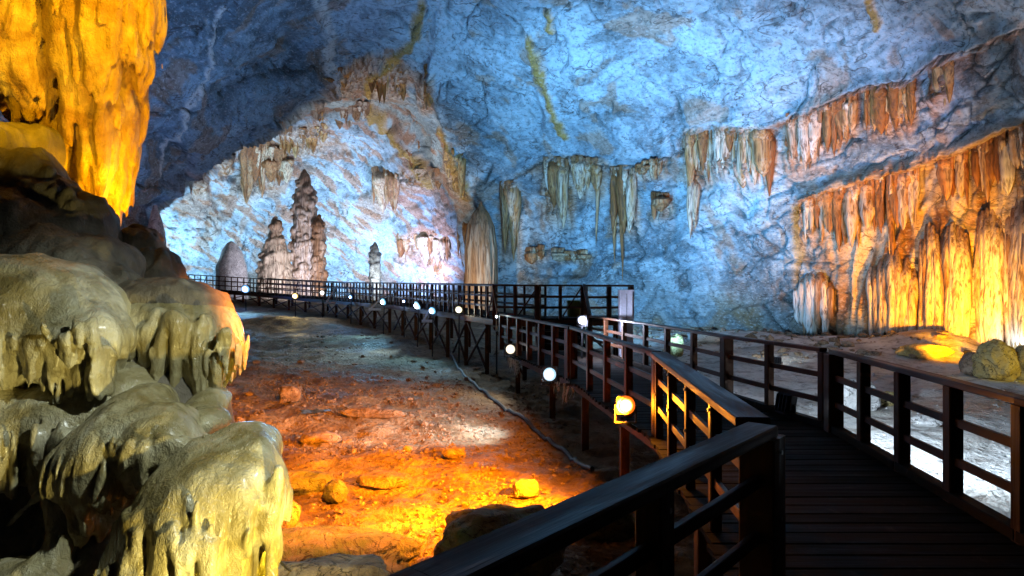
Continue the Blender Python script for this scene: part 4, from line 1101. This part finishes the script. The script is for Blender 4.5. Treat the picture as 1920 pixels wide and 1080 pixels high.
railing('warm brown railing of the landing beside the pale cabinet', [(2.2, 19.25), (3.75, 20.0), (3.95, 21.5)], [.85, .85, .85], .75, .12, (.12, .06), (.3, .62))
steps = thing('steps', (1.5, 17.9, 0), 'short flight of wooden steps up to the raised walkway', 'steps')
for k in range(4):
    yk = 17.95 + k * .30; zk = .17 * (k + 1)
    beam('tread', (.75, yk + .15, zk), (2.05, yk + .15, zk), .30, .04, M['plank'], steps)
    beam('riser', (.75, yk + .015, zk - .10), (2.05, yk + .015, zk - .10), .02, .155, M['plank'], steps)
for x in (.70, 2.10): beam('stringer', (x, 17.8, .02), (x, 19.2, .78), .05, .24, M['wood'], steps)
beam('handrail', (2.16, 17.75, 1.0), (2.16, 19.15, 1.84), .09, .07, M['wood'], steps)
for k in range(5):
    u = k / 4; beam('baluster', (2.16, 17.8 + u * 1.3, .05 + u * .75), (2.16, 17.8 + u * 1.3, .99 + u * .78), .035, .035, M['wood'], steps)

# ------------------------------------------------------------------ floodlights
def floodlight(label, loc, target, color, lens, size, power=0, angle=110, strength=30.0, stand=.18, core=None, on=True, face=None, arm=None):
    """cast housing with cooling fins, domed lens and a yoke; its beam is a spot lamp just ahead of the lens"""
    loc = Vector(loc); bd = (Vector(target) - loc).normalized(); d = (Vector(face) - loc).normalized() if face else bd
    root = thing('floodlight', loc - Vector((0, 0, stand)), label, 'floodlight', 'floodlights of the cave')
    side = d.cross(Vector((0, 0, 1))).normalized(); up = side.cross(d)
    s = size; lens *= .8
    hs = beam('housing', loc - d * s * .75, loc - d * .02, s * 1.9, s * 1.9, M['metal'], root, s * .18, up=up)
    for k in range(4):
        off = side * (k - 1.5) * s * .42
        fn = beam('fin', loc - d * s * 1.05 + off, loc - d * s * .752 + off, s * .10, s * 1.5, M['metal'], root, .002, up=up); nest(fn, hs)
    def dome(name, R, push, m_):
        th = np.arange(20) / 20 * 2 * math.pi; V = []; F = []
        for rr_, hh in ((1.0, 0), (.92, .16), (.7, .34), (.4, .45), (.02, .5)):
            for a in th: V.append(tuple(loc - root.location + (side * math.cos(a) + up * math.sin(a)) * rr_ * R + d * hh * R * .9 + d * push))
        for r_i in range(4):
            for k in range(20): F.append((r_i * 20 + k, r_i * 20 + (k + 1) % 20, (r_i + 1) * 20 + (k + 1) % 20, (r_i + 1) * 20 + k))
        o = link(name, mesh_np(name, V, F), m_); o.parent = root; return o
    halo = dome('halo_dome', lens, -.018, glowm(tuple(v ** 1.5 for v in color), 1.15))  # glowing tinted dome, imitates the glare ring around the lens
    nest(dome('lens', lens * .60, lens * .36, glowm(core or color, strength)), halo)
    if arm is not None: beam('arm', loc - d * size * .5 - Vector((0, 0, stand)), Vector(arm), .045, .045, M['metal'], root, .004)
    for sg in (1, -1): beam('yoke', loc + side * sg * s * 1.08 - d * s * .4, loc + side * sg * s * 1.08 - d * s * .4 - Vector((0, 0, stand)), .02, .03, M['metal'], root, .003)
    beam('yoke', loc + side * s * 1.1 - d * s * .4 - Vector((0, 0, stand)), loc - side * s * 1.1 - d * s * .4 - Vector((0, 0, stand)), .03, .02, M['metal'], root, .003)
    if power:
        l = wash(loc + d * (lens * .5 + .06), loc + d * (lens * .5 + .06) + bd * 5, color, power, angle, lens * .6)
        l.parent = root; l.location = l.location - root.location
    return root
g = on_ground
CW = (.80, .93, 1.0)
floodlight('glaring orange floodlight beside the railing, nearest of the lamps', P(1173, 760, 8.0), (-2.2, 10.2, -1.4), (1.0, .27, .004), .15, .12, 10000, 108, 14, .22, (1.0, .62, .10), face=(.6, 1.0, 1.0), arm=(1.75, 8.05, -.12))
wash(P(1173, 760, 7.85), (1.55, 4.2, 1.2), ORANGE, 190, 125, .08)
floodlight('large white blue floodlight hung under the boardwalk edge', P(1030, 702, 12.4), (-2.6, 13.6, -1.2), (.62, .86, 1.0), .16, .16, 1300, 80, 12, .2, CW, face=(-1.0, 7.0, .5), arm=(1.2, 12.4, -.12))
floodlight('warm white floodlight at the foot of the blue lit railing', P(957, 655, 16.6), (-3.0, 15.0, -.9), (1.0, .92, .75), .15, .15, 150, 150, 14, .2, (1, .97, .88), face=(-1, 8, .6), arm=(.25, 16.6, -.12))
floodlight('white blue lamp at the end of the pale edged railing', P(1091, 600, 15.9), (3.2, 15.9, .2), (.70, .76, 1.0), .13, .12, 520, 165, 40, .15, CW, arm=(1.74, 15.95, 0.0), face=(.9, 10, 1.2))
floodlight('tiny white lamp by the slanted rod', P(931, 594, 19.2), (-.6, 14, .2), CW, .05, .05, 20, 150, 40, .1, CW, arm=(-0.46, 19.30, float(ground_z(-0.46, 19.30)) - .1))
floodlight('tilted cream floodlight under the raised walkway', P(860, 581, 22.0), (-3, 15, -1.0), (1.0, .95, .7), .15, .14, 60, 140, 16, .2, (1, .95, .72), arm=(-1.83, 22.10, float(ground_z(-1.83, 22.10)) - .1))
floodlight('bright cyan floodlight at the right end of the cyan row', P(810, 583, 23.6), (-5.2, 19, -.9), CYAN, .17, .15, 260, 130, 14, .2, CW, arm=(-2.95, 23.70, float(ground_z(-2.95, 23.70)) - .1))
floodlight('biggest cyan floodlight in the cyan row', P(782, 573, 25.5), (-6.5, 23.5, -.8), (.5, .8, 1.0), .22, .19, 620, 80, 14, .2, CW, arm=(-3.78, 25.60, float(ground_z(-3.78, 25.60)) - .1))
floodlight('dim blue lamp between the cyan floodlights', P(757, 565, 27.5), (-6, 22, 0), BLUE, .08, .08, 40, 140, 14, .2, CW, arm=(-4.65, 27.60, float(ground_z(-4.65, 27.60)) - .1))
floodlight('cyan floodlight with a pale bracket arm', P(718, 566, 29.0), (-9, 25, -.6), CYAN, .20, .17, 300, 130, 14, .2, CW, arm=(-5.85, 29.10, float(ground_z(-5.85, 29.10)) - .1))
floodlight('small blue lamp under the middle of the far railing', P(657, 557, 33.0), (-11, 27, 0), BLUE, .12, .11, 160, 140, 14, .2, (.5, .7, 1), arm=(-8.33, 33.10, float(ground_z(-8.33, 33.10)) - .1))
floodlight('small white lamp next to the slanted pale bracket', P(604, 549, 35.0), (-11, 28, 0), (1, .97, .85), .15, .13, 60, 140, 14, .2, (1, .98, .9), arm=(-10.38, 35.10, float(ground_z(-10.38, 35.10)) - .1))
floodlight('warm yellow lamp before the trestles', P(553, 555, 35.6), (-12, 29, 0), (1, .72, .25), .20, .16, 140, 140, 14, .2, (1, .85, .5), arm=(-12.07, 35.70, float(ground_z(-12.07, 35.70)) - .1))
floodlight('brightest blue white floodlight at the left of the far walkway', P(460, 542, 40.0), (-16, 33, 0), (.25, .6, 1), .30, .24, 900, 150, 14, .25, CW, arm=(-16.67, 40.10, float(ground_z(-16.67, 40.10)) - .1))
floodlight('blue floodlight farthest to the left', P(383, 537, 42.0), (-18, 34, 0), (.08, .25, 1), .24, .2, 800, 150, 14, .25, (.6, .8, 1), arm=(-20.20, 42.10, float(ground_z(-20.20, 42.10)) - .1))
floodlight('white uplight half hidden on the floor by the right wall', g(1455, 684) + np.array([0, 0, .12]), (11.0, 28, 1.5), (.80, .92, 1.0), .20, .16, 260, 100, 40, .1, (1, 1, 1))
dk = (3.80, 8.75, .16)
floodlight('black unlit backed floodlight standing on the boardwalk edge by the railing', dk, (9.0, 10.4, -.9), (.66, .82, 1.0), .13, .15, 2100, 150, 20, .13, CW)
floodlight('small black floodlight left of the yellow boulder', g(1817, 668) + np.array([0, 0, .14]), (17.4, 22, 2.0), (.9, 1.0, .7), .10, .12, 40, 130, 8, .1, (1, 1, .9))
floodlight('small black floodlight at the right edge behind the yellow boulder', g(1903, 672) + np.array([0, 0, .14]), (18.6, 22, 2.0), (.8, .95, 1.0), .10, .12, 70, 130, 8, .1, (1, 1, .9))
# pale bracket arms of the far lamps
for i, (x0, y0, x1, y1, d, lab) in enumerate(((633, 535, 612, 566, 35, 'slanted pale bracket with a flat foot beside the small white lamp'),
                                            (722, 552, 696, 578, 29.5, 'slanted pale bracket with a flat foot beside the cyan floodlight'),
                                            (805, 580, 795, 600, 24.3, 'thin pale bracket below the bright cyan floodlight'))):
    r_ = thing('lamp_bracket', P(x1, y1, d), lab, 'bracket', 'pale lamp brackets')
    beam('arm', P(x0, y0, d), P(x1, y1, d), .07, .07, M['panel'], r_)
    beam('foot', P(x1 - 4, y1 + 2, d), P(x1 + 18, y1 + 2, d), .12, .10, M['panel'], r_)
r_ = thing('rod', P(932, 592, 19.2), 'thin slanted steel rod beside the tiny white lamp', 'rod')
beam('shaft', P(932, 590, 19.2), P(921, 528, 19.2), .025, .025, M['steel'], r_); beam('grip', P(931, 596, 19.2), P(930, 622, 19.2), .035, .035, M['steel'], r_)

# ------------------------------------------------------------------ stones on the floor
def rock(label, loc, size, mat, seed, block=0.0, rot=0.0, name='boulder', group='stones on the cave floor', cat='stone', sub=4, sink=.25):
    bm = bmesh.new(); bmesh.ops.create_icosphere(bm, subdivisions=sub, radius=1.0)
    V = np.array([v.co[:] for v in bm.verts]); F = np.array([[v.index for v in f.verts] for f in bm.faces]); bm.free()
    if block:
        m_ = np.abs(V).max(1)[:, None]; V = V * (1 - block) + V / m_ * .82 * block
    V = V * (1 + .20 * fbm(V * 1.1 + seed, 4) + .05 * ridged(V * 3 + seed, 3))[:, None]
    V = V + .0
    V = V * np.array(size) ; c_, s_ = math.cos(rot), math.sin(rot)
    V = np.stack([V[:, 0] * c_ - V[:, 1] * s_, V[:, 0] * s_ + V[:, 1] * c_, V[:, 2]], -1)
    V[:, 2] += size[2] * (1 - sink)
    o = link(name, mesh_np(name, V, F), M[mat], loc=Vector(loc))
    return tag(o, label, cat, group)
rock('square brown block of stone beside the puddle', g(545, 752), (.30, .25, .22), 'stone', 3, .7, .3)
rock('low dark stone alone on the orange lit mud', g(850, 858), (.20, .14, .09), 'stone', 9)
rock('dark angular stone casting a shadow near the mossy rock', g(985, 930), (.20, .16, .13), 'stone', 14, .4)
rock('rounded moss tinted rock at the left of the orange mud', g(630, 940), (.17, .16, .17), 'moss', 20)
rock('wide dark slab behind the rounded moss tinted rock', g(565, 925), (.50, .28, .19), 'moss', 26, .3, .1)
rock('low brown slab to the right of the dark slab', g(720, 910), (.42, .25, .10), 'stone', 31, .2)
rock('large cracked mossy boulder against the foreground railing', g(935, 1075), (.70, .5, .40), 'moss', 41, .35, .2, sub=5)
rock('flat mossy outcrop at the bottom behind the mound', g(590, 1075), (1.15, .45, .30), 'moss', 47, .2, .1, sub=5, sink=.5)
rock('grey slab at the bottom edge of the view', g(600, 1150), (.75, .35, .28), 'stone', 52, .5, .05)
rock('small yellow lump at the right side of the mound', g(538, 990), (.16, .14, .20), 'yellow_stone', 57)
rock('dark low ridge of mud behind the puddle', g(700, 782), (.75, .12, .11), 'stone', 60, .1, -.12)
rock('flat lump on the orange mud near the left mound', g(600, 830), (.40, .25, .12), 'stone', 66)
rock('small pebble left of the low dark stone', g(765, 848), (.09, .08, .07), 'stone', 71, sub=3)
rock('round ochre boulder right of the black floodlight', g(1866, 712), (.52, .48, .56), 'yellow_stone', 80, sub=5, sink=.12)
rock('dark boulder tucked behind the ochre boulder', g(1832, 704), (.42, .4, .36), 'stone', 84)
rock('ochre boulder cut by the right edge of the view', g(1932, 712), (.50, .45, .50), 'yellow_stone', 88)
rock('jagged pale block seen between the railing posts', g(1605, 768), (.42, .35, .36), 'pale_stone', 93, .4)
rock('grey blue flat stone on the pale sand', g(1738, 798), (.28, .2, .10), 'pale_stone', 98)
rock('small yellowish lump left of the grey blue stone', g(1660, 760), (.28, .22, .16), 'yellow_stone', 103)
rock('low pale ledge at the foot of the wall', g(1322, 640), (.7, .5, .22), 'pale_stone', 108)
rock('small upright pale stone behind the curved railing', g(1268, 668), (.25, .2, .45), 'yellow_stone', 112, .5)
rock('amber lit heap at the foot of the dripstone wall', g(1735, 668), (.9, .5, .26), 'yellow_stone', 117, sub=5, sink=.4)
rock('dark red brown ledged block of rock below the foreground railing', g(1135, 1000), (.42, .30, .20), 'moss', 131, .65, .15, sub=5)  # darker moss stone puts the shade on this block into its colour
# gravel over the lit mud
bm = bmesh.new(); bmesh.ops.create_icosphere(bm, subdivisions=1, radius=1.0)
IV = np.array([v.co[:] for v in bm.verts]); IF = np.array([[v.index for v in f.verts] for f in bm.faces]); bm.free()
def gravel(name, label, n, xr, yr, smin, smax, mat, seed):
    q = np.random.default_rng(seed)
    x = q.uniform(*xr, n); y = q.uniform(*yr, n)
    dens = fbm(np.stack([x, y, 0 * x], -1) * .8 + seed, 3); k = dens > -.15; x, y = x[k], y[k]; n = len(x)
    z = ground_z(x, y); s = smin + (smax - smin) * q.random(n) ** 3
    V = IV[None] * (1 + .25 * q.normal(size=(n, len(IV), 1))) * (s[:, None] * q.uniform(.6, 1.2, (n, 3)) * np.array([1, 1, .65]))[:, None]
    V = V + np.stack([x, y, z + s * .15], -1)[:, None]
    F = (IF[None] + np.arange(n)[:, None, None] * len(IV)).reshape(-1, 3)
    tag(link(name, mesh_np(name, V.reshape(-1, 3), F, False), M[mat]), label, None, kind='stuff')
gravel('gravel', 'loose gravel strewn over the brown mud', 14000, (-7.5, 1.2), (6.6, 19), .006, .055, 'stone', 3)
gravel('pale_gravel', 'pale grit on the sand right of the boardwalk', 1600, (4.3, 13), (5, 22), .008, .05, 'pale_stone', 8)
gravel('rubble', 'rubble at the foot of the right hand wall', 900, (3.5, 17), (21, 33), .04, .26, 'stone', 15)
gravel('mud_rubble', 'broken stones bedded in the dark mud by the walkway', 500, (-9, .2), (13, 30), .03, .14, 'stone', 19)
# puddle
pc = g(586, 773); th = np.arange(28) / 28 * 2 * math.pi; rp = .30 * (1 + .25 * np.sin(3 * th + 1) + .15 * np.sin(5 * th))
V = np.stack([pc[0] + rp * np.cos(th), pc[1] + .9 * rp * np.sin(th), np.full(28, pc[2] + .03)], -1) - pc
me = bpy.data.meshes.new('puddle'); me.from_pydata([tuple(v) for v in V], [], [tuple(range(28))]); me.update()
tag(link('puddle', me, M['water'], loc=Vector(pc)), 'small puddle shining beside the square block', None, kind='structure')

# ------------------------------------------------------------------ small things
for lab, (ax, ay), (bx, by), n in (('fringe of pale roots under the boardwalk edge beside the warm white floodlight', (.35, 15.6), (.05, 17.0), 26), ('fringe of pale roots under the boardwalk edge left of the orange floodlight', (1.24, 11.6), (1.02, 12.9), 18)):
    fr = thing('root_fringe', (ax, ay, -.2), lab, 'roots', 'roots below the boardwalk')
    for k in range(n):
        u = k / (n - 1); x = ax + (bx - ax) * u - .12 - rw.uniform(0, .10); yy_ = ay + (by - ay) * u; L = rw.uniform(.12, .42)
        pr_ = [(x + .03 * math.sin(q * 3 + k), yy_ + .02 * math.cos(q * 4 + k), -.06 - L * q) for q in (0, .25, .5, .75, 1)]
        tube('root', pr_, [.014, .016, .012, .008, .003], M['pale_stone'], fr, 5)
pts = [g(a, b) + np.array([0, 0, .05]) for a, b in ((838, 640), (846, 668), (870, 705), (915, 742), (960, 775), (1005, 812), (1060, 850), (1110, 885))]
pp = np.array(pts); tt = np.linspace(0, len(pp) - 1, 60)
pp = np.stack([np.interp(tt, np.arange(len(pp)), pp[:, k]) for k in range(3)], -1)
pp[:, 2] = ground_z(pp[:, 0], pp[:, 1]) + .04
tag(tube('hose', pp, .045, M['hose']), 'long grey hose snaking along the foot of the boardwalk', 'hose')
a, b = P(497, 1008, 4.45), g(572, 1068)
tt = np.linspace(0, 1, 16)[:, None]; pp = a + (b - a) * tt; pp[:, 2] -= .12 * np.sin(tt[:, 0] * math.pi)
tag(tube('cable', pp, .009, M['rubber']), 'thin black cable running down from the glossy lobe to the floor', 'cable')
c = thing('cabinet', (3.02, 17.0, -.8), 'tall pale blue cabinet standing behind the curved railing', 'cabinet')
beam('body', (3.02, 17.0, float(ground_z(3.02, 17.0)) - .05), (3.02, 17.0, 1.66), .36, .30, M['panel'], c, .03, up=(0, 1, 0))
beam('cap', (3.02, 17.0, 1.66), (3.02, 17.0, 1.70), .39, .33, M['panel'], c, .012, up=(0, 1, 0))
beam('door_seam', (3.02, 16.843, .1), (3.02, 16.843, 1.6), .008, .008, M['metal'], c, .001, up=(0, 1, 0))
c = thing('bin', (1.95, 20.2, .85), 'olive green bin on the landing behind the railing', 'bin')
beam('body', (1.95, 20.2, .86), (1.95, 20.2, 1.28), .40, .36, M['green'], c, .05, up=(0, 1, 0)); beam('lid', (1.95, 20.2, 1.28), (1.95, 20.2, 1.36), .44, .40, M['green'], c, .035, up=(0, 1, 0))
V = []; q = P(957, 588, 18.0)
for k in range(14):
    u = k / 13; V += [(-.09 + .03 * math.sin(u * 6), .03 * math.sin(u * 9), -u * .62), (.0, .05 + .03 * math.sin(u * 7), -u * .62), (.09 - .05 * u + .02 * math.sin(u * 8), .02 * math.cos(u * 9), -u * .60)]
F = [(k * 3 + j, k * 3 + j + 1, k * 3 + j + 4, k * 3 + j + 3) for k in range(13) for j in range(2)]
o = link('cloth', mesh_np('cloth', V, F), M['cloth'], loc=Vector(q) + Vector((0, -.12, 0)))
sm = o.modifiers.new('thickness', 'SOLIDIFY'); sm.thickness = .012
tag(o, 'red cloth hanging from the blue lit railing', 'cloth')
